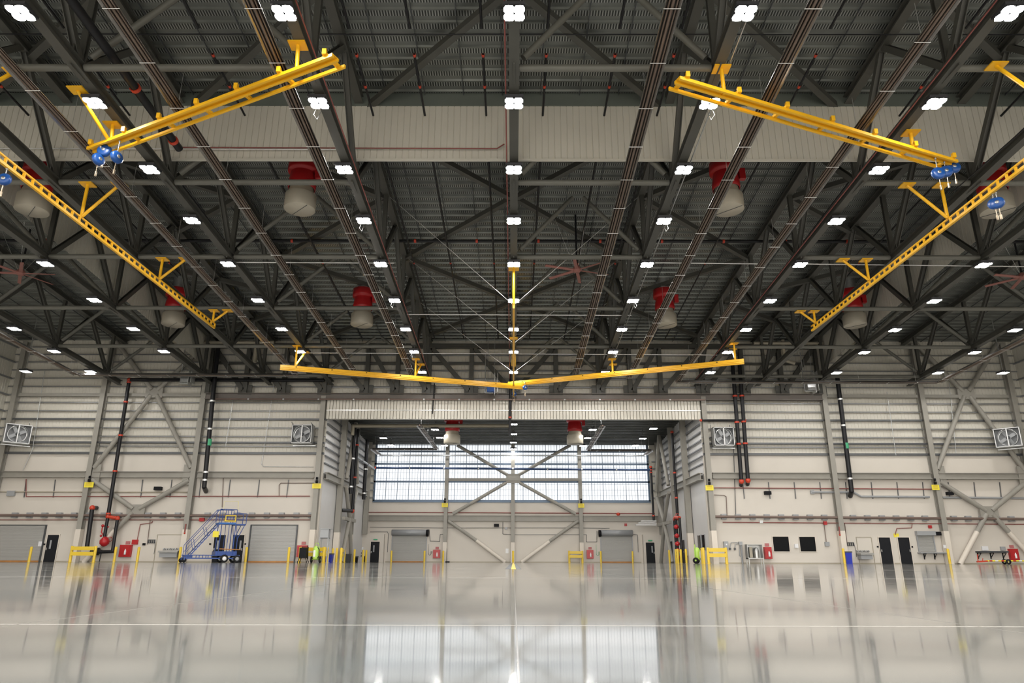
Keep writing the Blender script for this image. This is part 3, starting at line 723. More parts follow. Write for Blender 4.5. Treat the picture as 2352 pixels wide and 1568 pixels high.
# ------------------------------------------------------------ caged wall fans
def wallfan(label, x, y, z, w_=2.0, h=1.7, yaw=0.0, dep=.8):
    t = thing('wall_fan', label, 'fan', (0,0,0), 'caged circulation fans on the wall')
    a, b_ = w_/2, h/2
    for i in (0,):
        MB().box(-a,a,-dep,-dep+.06,b_-.07,b_).box(-a,a,-dep,-dep+.06,-b_,-b_+.07).box(-a,-a+.07,-dep,-dep+.06,-b_,b_).box(a-.07,a,-dep,-dep+.06,-b_,b_).box(-.04,.04,-dep,-dep+.06,-b_,b_).build('front_frame', WHITE, t)
    MB().box(-a,a,-dep,0,b_-.02,b_).box(-a,a,-dep,0,-b_,-b_+.02).box(-a,-a+.02,-dep,0,-b_,b_).box(a-.02,a,-dep,0,-b_,b_).build('housing', GALV, t)
    MB().box(-a,a,-.03,0,-b_,b_).build('back_grille', GREYB, t)
    MB().lathe((0,-dep+.1,0), [(b_*.88,0),(b_*.93,0),(b_*.93,.35),(b_*.84,.35)], 28, (0,1,0)).build('shroud_ring', GALV, t)
    for k in range(4):
        an = k*pi/2+.5; d = Vector((cos(an),0,sin(an)))
        MB().bar(d*.1+Vector((0,-dep+.3,0)), d*b_*.8+Vector((0,-dep+.3,0)), .26, .02, (.3,1,.2)).build('blade', GREYB, t)
    MB().lathe((0,-dep+.2,0), [(0,0),(.14,0),(.16,.25),(0,.25)], 14, (0,1,0)).build('motor', BINK, t)
    MB().bar((-a,0,b_),(-a-.15,-.5,b_+.25),.05,.05).bar((a-.1,0,b_),(a-.25,-.5,b_+.25),.05,.05).bar((-a,0,-b_-.1),(a+.2,0,-b_-.1),.08,.08).build('bracket', GALV, t)
    t.location = (x, y, z); t.rotation_euler = (0,0,yaw)
    return t
wallfan('caged wall fan left of the bay opening, beside the column', -18.1, 60.6, 10.5, 1.75, 1.6, .0)
wallfan('caged wall fan right of the bay opening, beside the twin pipes', 17.95, 60.6, 10.35, 1.75, 1.6, .0)
wallfan('caged wall fan in the far left corner, turned to the room', -42.6, 60.0, 10.4, 1.9, 1.6, .75)
wallfan('caged wall fan in the far right corner, turned to the room', 42.3, 60.0, 10.25, 1.9, 1.6, -.75)
def unit(label, x, y, z, m):
    t = thing('unit_heater', label, 'heater', (x,y,z))
    MB().cb((x,y,z),.7,.7,.5).build('case', m, t)
    MB().tube((x-.5,y,z-.3),(x-.5,y,z+3.2),.05,8).tube((x-.5,y,z-.3),(x+.2,y,z-.3),.05,8).build('pipe', GALV, t)
    for dx in (-.3,.3): MB().tube((x+dx,y,z+.2),(x+dx,y,zr(y)-.05),.02,6).build('hanger_rod', GALV, t)
    MB().box(x-.8,x+.5,y-.4,y-.36,z+.5,z+.56).box(x+.3,x+.34,y-.4,y+.4,z-.5,z+1.4).box(x+.55,x+.59,y-.4,y+.4,z-.3,z+1.4).build('frame', WIRE, t)
unit('blue motor unit hung left of the centre rail', -1.95, 59.6, 14.35, HOIST)
unit('small grey unit hung under the trusses at left', -28.6, 59.8, 15.2, GALV)
unit('small silver duct unit hung under the trusses at right', 25.8, 59.8, 14.6, GALV)

# ------------------------------------------------------------ pipes
def pipe(name, label, cat, pts, r, m, joints=(), jm=None, group=None, n=12, elbow=None):
    t = thing(name, label, cat, pts[0], group)
    MB().path([Vector(p) for p in pts], r, n).build('pipe_run', m, t)
    if elbow is not None:
        for i in elbow: MB().ball(pts[i], r*1.35, 12).build('elbow', REDC, t)
    for i, f in joints:
        a, b_ = Vector(pts[i]), Vector(pts[i+1]); c = a.lerp(b_, f); d = (b_-a).normalized()
        MB().tube(c-d*.07, c+d*.07, r*1.25, n).build('coupling', jm or REDC, t)
    return t
Yp = YB - .75
def W(x, y, Y=None): return P(x, y, Y or Yp)
# left riser and its long horizontal header
pipe('sprinkler_pipe', 'black riser pipe with long header, left wall', 'pipe', [W(745,873), W(297,872), W(248,1186)], .15, BLACKP, [(1,.02),(1,.17),(1,.42),(1,.68),(1,.98)], REDC, elbow=[1])
pipe('sprinkler_pipe', 'thick black downpipe beside the platform stair, left wall', 'pipe', [W(504,770,Yp-.4), W(490,900,Yp-.4), W(469,1118,Yp-.4), W(473,1128,YB-.1)], .19, BLACKP, [(1,.1),(1,.4),(1,.85),(1,.93)], WIRE)
MBt = MB().tube(W(481.5,1008,Yp-.4), W(479.6,1023,Yp-.4), .2, 12); tag(MBt.build('pipe_band', GREENS), 'green band around the thick left downpipe', 'pipe band')
pipe('sprinkler_pipe', 'black twin pipe, left one, ending in a red elbow', 'pipe', [W(1682,830), W(1703,1105), W(1702,1114,YB-.1)], .17, BLACKP, [(0,.3),(0,.52),(0,.7)], REDC, elbow=[1])
pipe('sprinkler_pipe', 'black twin pipe, right one, ending in a red elbow', 'pipe', [W(1698,830), W(1718,1103), W(1717,1112,YB-.1)], .17, BLACKP, [(0,.3),(0,.52),(0,.7)], REDC, elbow=[1])
pipe('sprinkler_pipe', 'thin black pipe from the bay corner to the twin pipes', 'pipe', [W(1610,965), W(1711,965)], .09, BLACKP, elbow=[0,1])
pipe('sprinkler_pipe', 'thick black downpipe right of the twin pipes, right wall', 'pipe', [W(1921,850), W(1956,1128), W(1953,1139,YB-.1)], .19, BLACKP, [(0,.25),(0,.47),(0,.9)], WIRE)
MBt = MB().tube(W(1942.5,1017), W(1944.5,1030), .2, 12); tag(MBt.build('pipe_band', GREENS), 'green band around the thick right downpipe', 'pipe band')
pipe('sprinkler_pipe', 'thin black pipe beside the centre column above the bay', 'pipe', [W(1173,838), W(1171,1000)], .11, BLACKP, [(0,.75)], REDC)
pipe('sprinkler_pipe', 'thin black pipe crossing the header left of centre', 'pipe', [W(998,880), W(993,950)], .05, BLACKP)
# left fire riser group
pipe('fire_riser', 'black riser with red elbow behind the yellow guard rail', 'pipe', [W(222,1166,YB-.1), W(212,1166), W(199,1262)], .17, BLACKP, elbow=[1])
fr_ = thing('valve_assembly', 'red valve with black piping and red fittings on the left wall', 'valve', W(245,1285))
for pts in (([W(248,1186), W(240,1232)]), ([W(270,1190), W(258,1268)]), ([W(210,1268), W(262,1266)]), ([W(234,1262), W(228,1290)])): MB().path(pts, .13 if pts[0] != W(234,1262) else .04, 12).build('pipe_run', BLACKP, fr_)
MB().path([W(248,1186), W(270,1190)], .14, 12).ball(W(248,1186), .2).ball(W(270,1190), .2).build('red_tee', REDC, fr_)
MB().lathe(W(240,1244), [(0,-.38),(.2,-.32),(.36,-.15),(.38,.1),(.25,.3),(.12,.42),(0,.42)], 18).build('valve_body', RED, fr_)
MB().path([W(240,1232), W(233,1222), W(236,1207), W(250,1210)], .05, 8).ball(W(236,1207), .12).ball(W(232,1230), .1).build('trim_pipe', RED, fr_)
MB().lathe(W(252,1238), [(.16,-.02),(.2,0),(.16,.02)], 16, (.3,-1,0)).build('handwheel', RED, fr_)
MB().lathe(W(213,1268), [(0,-.1),(.3,-.1),(.3,.1),(0,.1)], 16, (1,0,0)).lathe(W(224,1266), [(0,-.1),(.3,-.1),(.3,.1),(0,.1)], 16, (1,0,0)).build('flange', BLACKP, fr_)
# brown header pipe with junction boxes, thin red lines
for pts, w_, xs_ in (([W(-40,1183,YB-.45), W(722,1184,YB-.45)], 'left', range(35, 720, 34)), ([W(1637,1163,YB-.45), W(1640,1186,YB-.45), W(2400,1192,YB-.45)], 'right', range(1662, 2352, 33))):
    t = thing('wall_pipe', 'long brown pipe along the %s back wall with grey boxes' % w_, 'pipe', pts[0])
    MB().path(pts, .11, 10).build('pipe_run', BROWN, t)
    for x in xs_:
        if any(abs(x-c) < 14 for c in (187, 435, 1925, 2155, 318, 2270)): continue
        y = 1183 + (x > 1200)*(3 + (x-1640)*.008)
        c = W(x, y, YB-.12); MB().box(c.x-.22, c.x+.22, YB-.3, YB-.02, c.z-.22, c.z+.22).build('support_block', GREYB, t)
for w_, x0, x1, y0, y1 in (('left', -30, 712, 1193.5, 1193.5), ('right', 1660, 2400, 1199, 1204)):
    pipe('wall_pipe', 'thin red pipe just below the brown pipe, %s wall' % w_, 'pipe', [W(x0,y0,YB-.12), W(x1,y1,YB-.12)], .035, REDPIPE, n=8)
pipe('wall_pipe', 'thin red pipe above the brown pipe, left wall', 'pipe', [W(60,1100,YB-.12), W(60,1140,YB-.12), W(712,1139,YB-.12)], .035, REDPIPE, n=8)
pipe('wall_pipe', 'thin grey conduit high on the left wall', 'conduit', [W(-30,1129,YB-.1), W(430,1130,YB-.1)], .05, TAN, n=8)
pipe('wall_pipe', 'thin brown conduit high on the right wall', 'conduit', [W(1640,1120,YB-.12), W(2140,1123,YB-.12)], .04, REDPIPE, n=8)
pipe('wall_pipe', 'grey duct pipe high on the right wall', 'conduit', [W(1865,1130,YB-.15), W(1960,1130,YB-.15), W(1978,1140,YB-.15), W(2135,1141,YB-.15)], .09, GREYB, n=8)
pipe('wall_pipe', 'grey duct pipe right of the last wall column', 'conduit', [W(2165,1142,YB-.15), W(2380,1144,YB-.15)], .09, GREYB, n=8)
st = thing('pipe_rack', 'row of thin upright channel bars high on the left wall', 'bracket', W(300,1120,YB))
for x in range(56, 720, 67): MB().bar(W(x+4,1101,YB-.06), W(x-1,1142,YB-.06), .06, .06, (0,1,0)).build('upright_channel', DARKGIRT, st)
st = thing('pipe_rack', 'row of thin upright channel bars high on the right wall', 'bracket', W(2000,1120,YB))
for x in range(1708, 2340, 59): MB().bar(W(x-2,1107,YB-.06), W(x+2,1145,YB-.06), .06, .06, (0,1,0)).build('upright_channel', DARKGIRT, st)
# conduits dropping on the walls
CD = [('thin conduit dropping to the red alarm box at left', [(350,1196),(349,1200),(322,1204),(315,1240)], REDPIPE), ('thin conduit with branch brackets left of the sinks', [(345,1194),(338,1250)], BROWN),
      ('thin conduit rising above the platform stair', [(513,1095),(510,1165)], BROWN), ('looped conduit left of the bay column', [(725,1109),(645,1109),(641,1114),(641,1138)], BROWN),
      ('brown conduit dropping to the yellow sign over the doors at right', [(2095,1202),(2094,1212),(2060,1213),(2056,1228)], REDPIPE), ('thin conduit below the red box at right', [(1893,1205),(1898,1244)], BROWN),
      ('thin conduit with branch brackets left of the right sinks', [(1940,1200),(1946,1250)], BROWN), ('conduit loop beside the right bay column', [(1640,1136),(1662,1137),(1668,1140),(1670,1185)], BROWN),
      ('long thin conduit hanging between girt wall and doors at right', [(1684,1000),(1690,1180)], BINK), ('thin galvanised conduit on the girt wall at left', [(630,880),(601,1065),(605,1071),(720,1072)], GALV),
      ('thin conduit down the left girt wall near the corner', [(103,850),(75,1030),(53,1080)], GALV), ('thin conduit on the right girt wall', [(2037,900),(2058,1045)], GALV), ('second thin conduit on the right girt wall', [(2180,880),(2196,1040)], GALV), ('thin conduit on the left girt wall beside the brace', [(545,860),(518,1025)], GALV)]
for lb, pts, m in CD:
    tag(MB().path([W(x,y,YB-.2 if y < 1060 else YB-.08) for x,y in pts], .03, 6).build('conduit', m), lb, 'conduit')
# roof sprinkler branch lines
for i, (x, w_) in enumerate(((-13.3,'over the second left tube heater'), (-6.95,'beside the left main truss'), (-4.4,'left of centre'), (-1.37,'just left of the centre truss'), (1.42,'just right of the centre truss'), (4.45,'right of centre'), (7.05,'beside the right main truss'), (13.3,'over the second right tube heater'), (-19,'far left'), (19,'far right'), (24,'outer right'), (-24,'outer left'))):
    zz = lambda y: 22.75 - .08*y
    for a, b_, n_ in ((11.5, 23.6, 'front length'), (25.0, 28.9, 'short length ending at the curtain'), (30.3, 57.0, 'length behind the curtain')):
        pipe('sprinkler_pipe', 'thin black roof pipe %s, %s' % (w_, n_), 'pipe', [(x*.965,a,zz(a)), (x*.965,b_,zz(b_))], .055, BLACKP, [(0,.02),(0,.5)] , REDC, 'sprinkler branch pipes under the roof', n=6)
pipe('sprinkler_pipe', 'thin dark cross pipe under the roof near the camera', 'pipe', [(-40,24.7,21.5),(40,24.7,21.5)], .03, BLACKP, n=6)
pipe('sprinkler_pipe', 'thick dark cross main with red couplings under the roof', 'pipe', [(-40,41.8,20.0),(40,41.8,20.0)], .1, BLACKP, [(0,f/20+.02) for f in range(1,20)], REDC)
pipe('sprinkler_pipe', 'thick black main pipe running back under the left roof', 'pipe', [(-15.0,8,19.5-.5),(-15.0,27.6,19.5-.062*27.6)], .17, BLACKP, [(0,.8),(0,.97),(0,.4)], REDC)
pipe('sprinkler_pipe', 'thick black main pipe running back under the right roof', 'pipe', [(25.2,8,19.6),(25.2,28.6,18.3)], .17, BLACKP, [(0,.9)], REDC)
pipe('wall_pipe', 'red pipe running along the curtain at left', 'pipe', [(-16,29.0,18.75),(-.8,29.0,18.7),(-.45,29.0,18.95)], .03, REDPIPE, n=6)
pipe('wall_pipe', 'white conduit along the curtain bottom at far left', 'pipe', [(-30,29.0,18.7),(-8.2,29.0,18.65)], .025, WIRE, n=6)
for lb, a, b_ in (('thin bright cross conduit between the inner left trusses', (520,602),(905,604)), ('thin bright cross conduit right of the first right lamp row', (1505,603),(1750,606)), ('thin bright cross conduit to the far right fan', (1850,606),(2352,612)), ('thin reddish cross conduit over the centre rail', (935,722),(1450,724)), ('thin cross conduit near the back trusses', (700,810),(1660,815))):
    tag(MB().tube(PL(a[0],a[1],18.9,.062), PL(b_[0],b_[1],18.9,.062), .03, 6).build('conduit', WIRE), lb, 'conduit')
pipe('sprinkler_pipe', 'dark red and brown pipe along the wall truss bottom', 'pipe', [W(490,916,YB-1.0), W(1620,918,YB-1.0)], .07, BROWN, [(0,f/14) for f in range(1,14)], GALV, n=8)
for s, w_ in ((-1,'left'), (1,'right')):
    pipe('vent_pipe', 'beige vent pipe under the trusses above the %s wall' % w_, 'pipe', [(s*21,59.0,18.4),(s*32,59.0,18.4)], .14, TAN)
    pipe('vent_pipe', 'beige vent pipe with elbow dropping to the %s downpipe' % w_, 'pipe', [(s*(22.8 if s<0 else 23.8),59.6,18.9),(s*(22.8 if s<0 else 23.8),59.8,17.1),(s*(22.8 if s<0 else 24.7),59.8,16.8)], .16, TAN)
# bay pipes
bx = XBAY - 1.0
pipe('sprinkler_pipe', 'tall black pipe with orange elbow inside the bay, left side', 'pipe', [(-bx,69.3,12.6),(-bx,69.2,4.7),(-bx-.5,66.8,4.6)], .16, BLACKP, [(0,.2),(0,.6)], REDC, elbow=[1])
pipe('sprinkler_pipe', 'second tall black pipe inside the bay, left side', 'pipe', [(-bx,67.9,12.8),(-bx,67.9,6.2)], .17, BLACKP, [(0,.5),(0,.9)], WIRE)
pipe('sprinkler_pipe', 'tall black pipe by the far column of the bay, left side', 'pipe', [(-bx-.1,74.5,12.4),(-bx-.1,74.5,6.2)], .19, BLACKP, [(0,.5),(0,.9)], WIRE)
pipe('sprinkler_pipe', 'white pipe along the bay ceiling with black drop at left', 'pipe', [(-.4,67,12.55),(-bx,67,12.5),(-bx,67,11.6)], .17, TAN)
pipe('sprinkler_pipe', 'blue-black main pipe crossing the bay window', 'pipe', [P(862,1074,78.7), P(1495,1079,78.7)], .11, BLUEP, [(0,f/8) for f in range(1,8)], GALV, elbow=[0,1])
pipe('sprinkler_pipe', 'silver pipe crossing the bay window above the blue one', 'pipe', [P(872,1045,78.9), P(1480,1046,78.9)], .07, GALV)
pipe('sprinkler_pipe', 'grey pipe along the left bay wall rising to the blue main', 'pipe', [(-bx,69.2,9.9),(-bx,78.6,9.85)], .12, GREYB, [(0,.3),(0,.6)], BINK)
pipe('sprinkler_pipe', 'tall black pipe on the right bay wall ending in red fittings', 'pipe', [(XBAY-.8,69.0,12.3),(XBAY-.8,69.0,4.4),(XBAY-1.0,68.0,4.0)], .13, BLACKP, [(0,.5),(0,.8)], REDC, elbow=[0,1,2])
pipe('sprinkler_pipe', 'black pipe in the far right corner of the bay', 'pipe', [(XBAY-1.2,78.7,10.1),(XBAY-1.2,78.7,4.3)], .12, BLACKP, [(0,.1),(0,.9)], REDC, elbow=[0])
fr2 = thing('valve_assembly', 'red and black valve piping in front of the right bay wall', 'valve', (XBAY-1.2, 67.5, .1))
for dx, dy in ((0,0),(-.2,1.2),(.0,2.2)): MB().tube((XBAY-1.1+dx*.3,66.9+dy,.05), (XBAY-1.1+dx*.3,66.9+dy,4.0), .12, 10).build('riser', BLACKP, fr2)
for z in (.5,1.1,1.7,2.4,3.2): MB().lathe((XBAY-1.3,67.5,z), [(0,-.2),(.22,-.1),(.24,.1),(0,.25)], 12).build('valve_body', RED, fr2)
MB().path([(XBAY-1.1,66.9,4.0),(XBAY-1.2,68.1,4.1),(XBAY-1.1,69.1,4.0)], .16, 10).build('red_header', REDC, fr2)
t = thing('cable_shelf', 'white stepped tray in the far right corner of the bay', 'tray', (14.6,78.6,3.9))
for k in range(3): MB().box(13.2+k*.3, 15.4, 78.3, 78.9, 3.85+k*.2, 3.95+k*.2).build('tray_step', WHITE, t)

# ------------------------------------------------------------ doors, shutters, windows
YD = YB - .02
def rect(x0, y0, x1, y1, Y):
    a = P(x0, y0, Y); b_ = P(x1, y1, Y)
    return min(a.x,b_.x), max(a.x,b_.x), max(0, min(a.z,b_.z)), max(a.z,b_.z)
def door(n, xc, ytop, wd, Y, lite=0, handle=-1, h=None):
    c = P(xc, (ytop+1290)/2, Y).x; h = h or P(xc, ytop, Y).z
    d = bpy.data.objects.new('door_%d' % n, None); C.objects.link(d); d.location = (c, Y, 0); struct(d)
    MB().box(c-wd/2, c+wd/2, Y-.05, Y, .01, h).build('leaf', DOORB, d)
    MB().box(c-wd/2-.06, c-wd/2, Y-.07, Y, .01, h+.06).box(c+wd/2, c+wd/2+.06, Y-.07, Y, .01, h+.06).box(c-wd/2, c+wd/2, Y-.07, Y, h, h+.06).build('frame', CREAM2, d)
    if lite:
        x = c + lite*wd*.22; MB().box(x-.07, x+.07, Y-.065, Y-.045, 1.05, 1.75).build('vision_pane', GREYB, d)
    x = c + handle*wd*.4; MB().box(x-.04, x+.04, Y-.12, Y-.05, .95, 1.15).build('handle', CHROME, d)
    return d
door(1, 118.5, 1228, .95, YD, -.6, -1)
door(2, 503, 1228.5, .95, YD, -.6, -1)
door(3, 546, 1228.5, .95, YD, 1, 1)
door(4, 861, 1243.5, .95, 79.47, -.6, -1)
door(5, 1494, 1245.5, .95, 79.47, .9, 1)
door(6, 2034, 1234, .95, YD, 0, -1)
door(7, 2078, 1234, .95, YD, -.0, 1)
def shutter(n, x0, ytop, x1, Y, hood=False, slats=30):
    xa, xb, z0, z1 = rect(x0, ytop, x1, 1290, Y); z0 = 0
    d = bpy.data.objects.new('door_%d' % n, None); C.objects.link(d); d.location = ((xa+xb)/2, Y, 0); struct(d)
    mb = MB(); N_ = slats; vs = []
    for k in range(N_*2+1): vs += [(xa, Y-.03-(.013 if k % 2 else 0), .12+(z1-.12)*k/(N_*2)), (xb, Y-.03-(.013 if k % 2 else 0), .12+(z1-.12)*k/(N_*2))]
    mb.add(vs, [(2*i, 2*i+1, 2*i+3, 2*i+2) for i in range(N_*2)]); mb.build('slat_curtain', SHUT, d)
    MB().box(xa, xb, Y-.09, Y-.01, .01, .12).build('bottom_bar', ORANGE, d)
    MB().box(xa-.1, xa, Y-.12, Y, 0, z1).box(xb, xb+.1, Y-.12, Y, 0, z1).build('guide_rails', BINK if not hood else GREYB, d)
    if hood:
        MB().lathe((xa-.1, Y-.3, z1+.1), [(0,0),(.32,0),(.32,xb-xa+.2),(0,xb-xa+.2)], 20, (1,0,0)).build('hood', GREYB, d)
        xm = xb+.15 if x0 < 1176 else xa-.15
        MB().lathe((xm-.12, Y-.32, z1+.05), [(0,0),(.36,0),(.36,.25),(0,.25)], 16, (1,0,0)).build('motor', BLACK, d)
    else: MB().box(xa-.1, xb+.1, Y-.1, Y, z1, z1+.06).build('head_trim', BINK, d)
    return d
shutter(8, -40, 1206, 90, YD)
shutter(9, 579, 1206, 675, YD)
shutter(10, 903, 1225, 977, YBAY-.02, True)
shutter(11, 1380, 1226, 1453, YBAY-.02, True)
for k, (a, b_, c, d_) in enumerate(((1774,1232,1814,1266), (1835,1232.5,1875,1266))):
    xa, xb, z0, z1 = rect(a, b_, c, d_, YD)
    wn = bpy.data.objects.new('window_%d' % (k+2), None); C.objects.link(wn); wn.location = ((xa+xb)/2, YD, z0); struct(wn)
    MB().box(xa, xb, YD-.01, YD+.01, z0, z1).build('pane', GLASSD, wn)
    MB().box(xa-.05, xb+.05, YD-.05, YD, z0-.05, z0).box(xa-.05, xb+.05, YD-.05, YD, z1, z1+.05).box(xa-.05, xa, YD-.05, YD, z0, z1).box(xb, xb+.05, YD-.05, YD, z0, z1).build('frame', CREAM2, wn)
# doors and small windows on the right bay wall
xr = XBAY - .0
for k, (y, n) in enumerate(((76.2, 12), (70.8, 13))):
    d = bpy.data.objects.new('door_%d' % n, None); C.objects.link(d); d.location = (xr, y, 0); struct(d)
    MB().box(xr-.06, xr-.01, y-.5, y+.5, .01, 2.13).build('leaf', DOORB, d)
    MB().box(xr-.1, xr-.06, y-.4, y-.3, .95, 1.1).build('handle', CHROME, d)
for k, (y0, y1) in enumerate(((62.6,63.6), (64.0,65.0))):
    wn = bpy.data.objects.new('window_%d' % (k+4), None); C.objects.link(wn); wn.location = (xr, y0, 1); struct(wn)
    MB().box(xr-.04, xr-.01, y0, y1, 1.1, 2.35).build('pane', GLASSD, wn)
    MB().box(xr-.06, xr-.01, y0-.06, y0, 1.05, 2.4).box(xr-.06, xr-.01, y1, y1+.06, 1.05, 2.4).build('frame', GREYB, wn)
# small counter shutter with shelf
xa, xb, z0, z1 = rect(2106, 1228, 2147, 1267, YD)
t = thing('counter_shutter', 'small grey counter shutter over a bracketed shelf, beside the two black doors', 'shutter', ((xa+xb)/2, YD, z0))
mb = MB(); N_ = 14; vs = []
for k in range(N_*2+1): vs += [(xa, YD-.05-(.02 if k % 2 else 0), z0+(z1-z0)*k/(N_*2)), (xb, YD-.05-(.02 if k % 2 else 0), z0+(z1-z0)*k/(N_*2))]
mb.add(vs, [(2*i, 2*i+1, 2*i+3, 2*i+2) for i in range(N_*2)]); mb.build('slat_curtain', SHUT, t)
MB().box(xa-.15, xb+.15, YD-.35, YD, z1-.05, z1+.3).build('hood', GREYB, t)
MB().box(xb+.15, xb+.6, YD-.35, YD-.1, z1-.05, z1+.25).build('motor', BLACK, t)
MB().box(xa-.1, xa, YD-.1, YD, z0, z1).box(xb, xb+.1, YD-.1, YD, z0, z1).build('guide_rails', GREYB, t)
MB().box(xa-.2, xb+.9, YD-.5, YD, z0-.12, z0-.05).build('shelf', GREYB, t)
for x in (xa+.3, xb-.1): MB().box(x-.03, x+.03, YD-.4, YD, z0-.17, z0-.12).box(x-.03, x+.03, YD-.08, YD, z0-.6, z0-.12).bar((x,YD-.38,z0-.15),(x,YD-.05,z0-.5),.04,.04).build('bracket', BLACK, t)

# ------------------------------------------------------------ wall mounted things
def flat(name, label, cat, x0, y0, x1, y1, Y, m, d=.08, group=None):
    xa, xb, z0, z1 = rect(x0, y0, x1, y1, Y)
    return tag(MB().box(xa, xb, Y-d, Y, z0, z1).build(name, m), label, cat, group)
def cabinet(label, x0, y0, x1, y1, Y, sgn=True):
    xa, xb, z0, z1 = rect(x0, y0, x1, y1, Y)
    t = thing('extinguisher_cabinet', label, 'cabinet', ((xa+xb)/2, Y, z0), 'red extinguisher cabinets')
    MB().box(xa, xb, Y-.28, Y, z0, z1).build('body', RED, t)
    w_ = xb-xa; h = z1-z0; cx = (xa+xb)/2+.05
    MB().box(xa+w_*.08, xb-w_*.08, Y-.3, Y-.28, z0+h*.06, z1-h*.05).build('door_panel', RED, t)
    MB().lathe((cx, Y-.31, z0+h*.18), [(0,0),(.07,0),(.08,.05),(.08,.3),(.04,.38),(.03,.45),(0,.45)], 12).build('bottle', WHITE, t)
    if sgn: MB().box(cx-.2, cx+.15, Y-.06, Y-.02, z1+.06, z1+.3).build('small_sign', mat('faded_red_sign', (.45,.15,.15), .5, 0, .25, 8) if 'faded_red_sign' not in bpy.data.materials else bpy.data.materials['faded_red_sign'], t)
cabinet('red extinguisher cabinet right of the red valve, left wall', 280, 1251, 301.5, 1278.5, YB)
cabinet('red extinguisher cabinet behind the black cart, left of the bay', 685, 1252, 706, 1279, YB)
cabinet('red extinguisher cabinet right of the left bay shutter', 995.5, 1262, 1011, 1281.5, YBAY)
cabinet('red extinguisher cabinet left of the right bay shutter', 1347, 1262.5, 1363, 1282.5, YBAY)
cabinet('red extinguisher cabinet beside the dark window at right', 1753, 1256, 1772, 1283, YB)
cabinet('red extinguisher cabinet at the far right end of the wall', 2313.5, 1260, 2338, 1287, YB)
flat('alarm_box', 'red alarm box on the left wall with a conduit above', 'alarm', 305, 1239, 317, 1250, YB, RED, .12)
flat('alarm_box', 'red box on the pipe behind the platform stair', 'alarm', 460, 1189, 470, 1197, YB-.05, RED, .2)
flat('alarm_box', 'red box on the thin red pipe above the right dark window', 'alarm', 1890, 1197, 1898, 1205, YB-.05, RED, .2)
flat('alarm_box', 'red box on the pipe above the right bay shutter', 'alarm', 1434, 1202, 1440, 1208, YBAY, RED, .15)
flat('alarm_box', 'small red box above the counter shutter', 'alarm', 2131, 1206, 2139, 1213, YB-.02, RED, .15)
flat('wall_speaker', 'small black speaker box high on the left wall', 'speaker', 358, 1118, 373, 1126, YB, BLACK, .35)
flat('wall_speaker', 'small black speaker box on the bay back wall', 'speaker', 1135, 1203, 1146, 1209.5, YBAY, BLACK, .35)
flat('wall_speaker', 'small black speaker box high on the right wall by the twin pipes', 'speaker', 1754, 1128, 1769, 1136, YB, BLACK, .35)
flat('wall_speaker', 'small black speaker box high on the wall behind the right cross brace', 'speaker', 2171, 1130, 2186, 1137, YB, BLACK, .35)
def plac(label, x0, y0, x1, y1, Y):
    xa, xb, z0, z1 = rect(x0, y0, x1, y1, Y)
    t = thing('column_sign', label, 'sign', ((xa+xb)/2, Y, z0), 'yellow signs on the columns')
    MB().box(xa, xb, Y-.04, Y, z0, z1).build('plate', SIGNY, t)
    TXT = bpy.data.materials.get('faded_red_lettering') or mat('faded_red_lettering', (.55,.35,.04), .5, 0, .1, 4)
    mb = MB(); w_ = xb-xa; h = z1-z0
    for k, f in enumerate((.25, .45, .65, .8)):
        mb.box(xa+w_*(.14+.03*(k%2)), xb-w_*(.14+.04*((k+1)%2)), Y-.046, Y-.04, z0+h*f, z0+h*(f+.07))
    mb.build('worn_text_lines', TXT, t)
    MB().lathe(((xa+xb)/2+.0, Y-.1, z1+.15), [(0,-.12),(.1,-.12),(.12,0),(.1,.12),(0,.12)], 12).lathe(((xa+xb)/2, Y-.1, z1+.42), [(0,-.1),(.09,-.1),(.09,.1),(0,.1)], 12).build('beacon', BLACK, t)
ys = YB-.62
plac('yellow sign on the column left of the left cross brace', 195, 1107, 214, 1119, ys)
plac('yellow sign on the column at the left edge of the bay', 718, 1110, 737, 1121.5, ys)
plac('yellow sign on the column at the right edge of the bay', 1620, 1114, 1639, 1126, ys)
plac('yellow sign on the column right of the counter shutter', 2139, 1113, 2158, 1125, ys)
plac('yellow sign on the column left of the bay window brace', 1015, 1155, 1028.5, 1164.5, 79.58)
plac('yellow sign on the column right of the bay window brace', 1328, 1156, 1342, 1165.5, 79.58)
flat('door_sign', 'small yellow sign between the two black doors at right', 'sign', 2052, 1225, 2065, 1233.5, YB, SIGNY, .04)
flat('safety_plate', 'white notice with pale basin left of the first black door', 'fountain', 91, 1243, 99, 1254, YB, PAPER, .12)
flat('notice', 'grey and white notice above the black door behind the platform', 'notice', 496, 1213, 503, 1221, YB, PAPER, .03)
flat('exit_sign', 'green exit sign over the far left black door of the bay', 'sign', 858, 1237.5, 867, 1240, 79.47, GREENS, .06)
flat('exit_sign', 'green exit sign over the far right black door of the bay', 'sign', 1488.5, 1239.5, 1498, 1242.5, 79.47, GREENS, .06)
flat('notice', 'small white notice on the last wall column at right', 'notice', 2166, 1251, 2173, 1258, YB-.6, PAPER, .03)
for x, y, w_ in ((102,1249.5,'left of the first black door'), (483,1249,'left of the door behind the platform'), (563,1249,'right of the door behind the platform'), (2015.5,1255,'left of the two black doors at right'), (2095,1255.5,'right of the two black doors at right')):
    flat('card_reader', 'tiny dark card reader box ' + w_, 'reader', x-1.8, y-1.8, x+1.8, y+1.8, YB, BLACK, .06)
flat('wall_box', 'small dark box left of the sinks, left wall', 'box', 329, 1247, 334, 1252, YB, BLACK, .12)
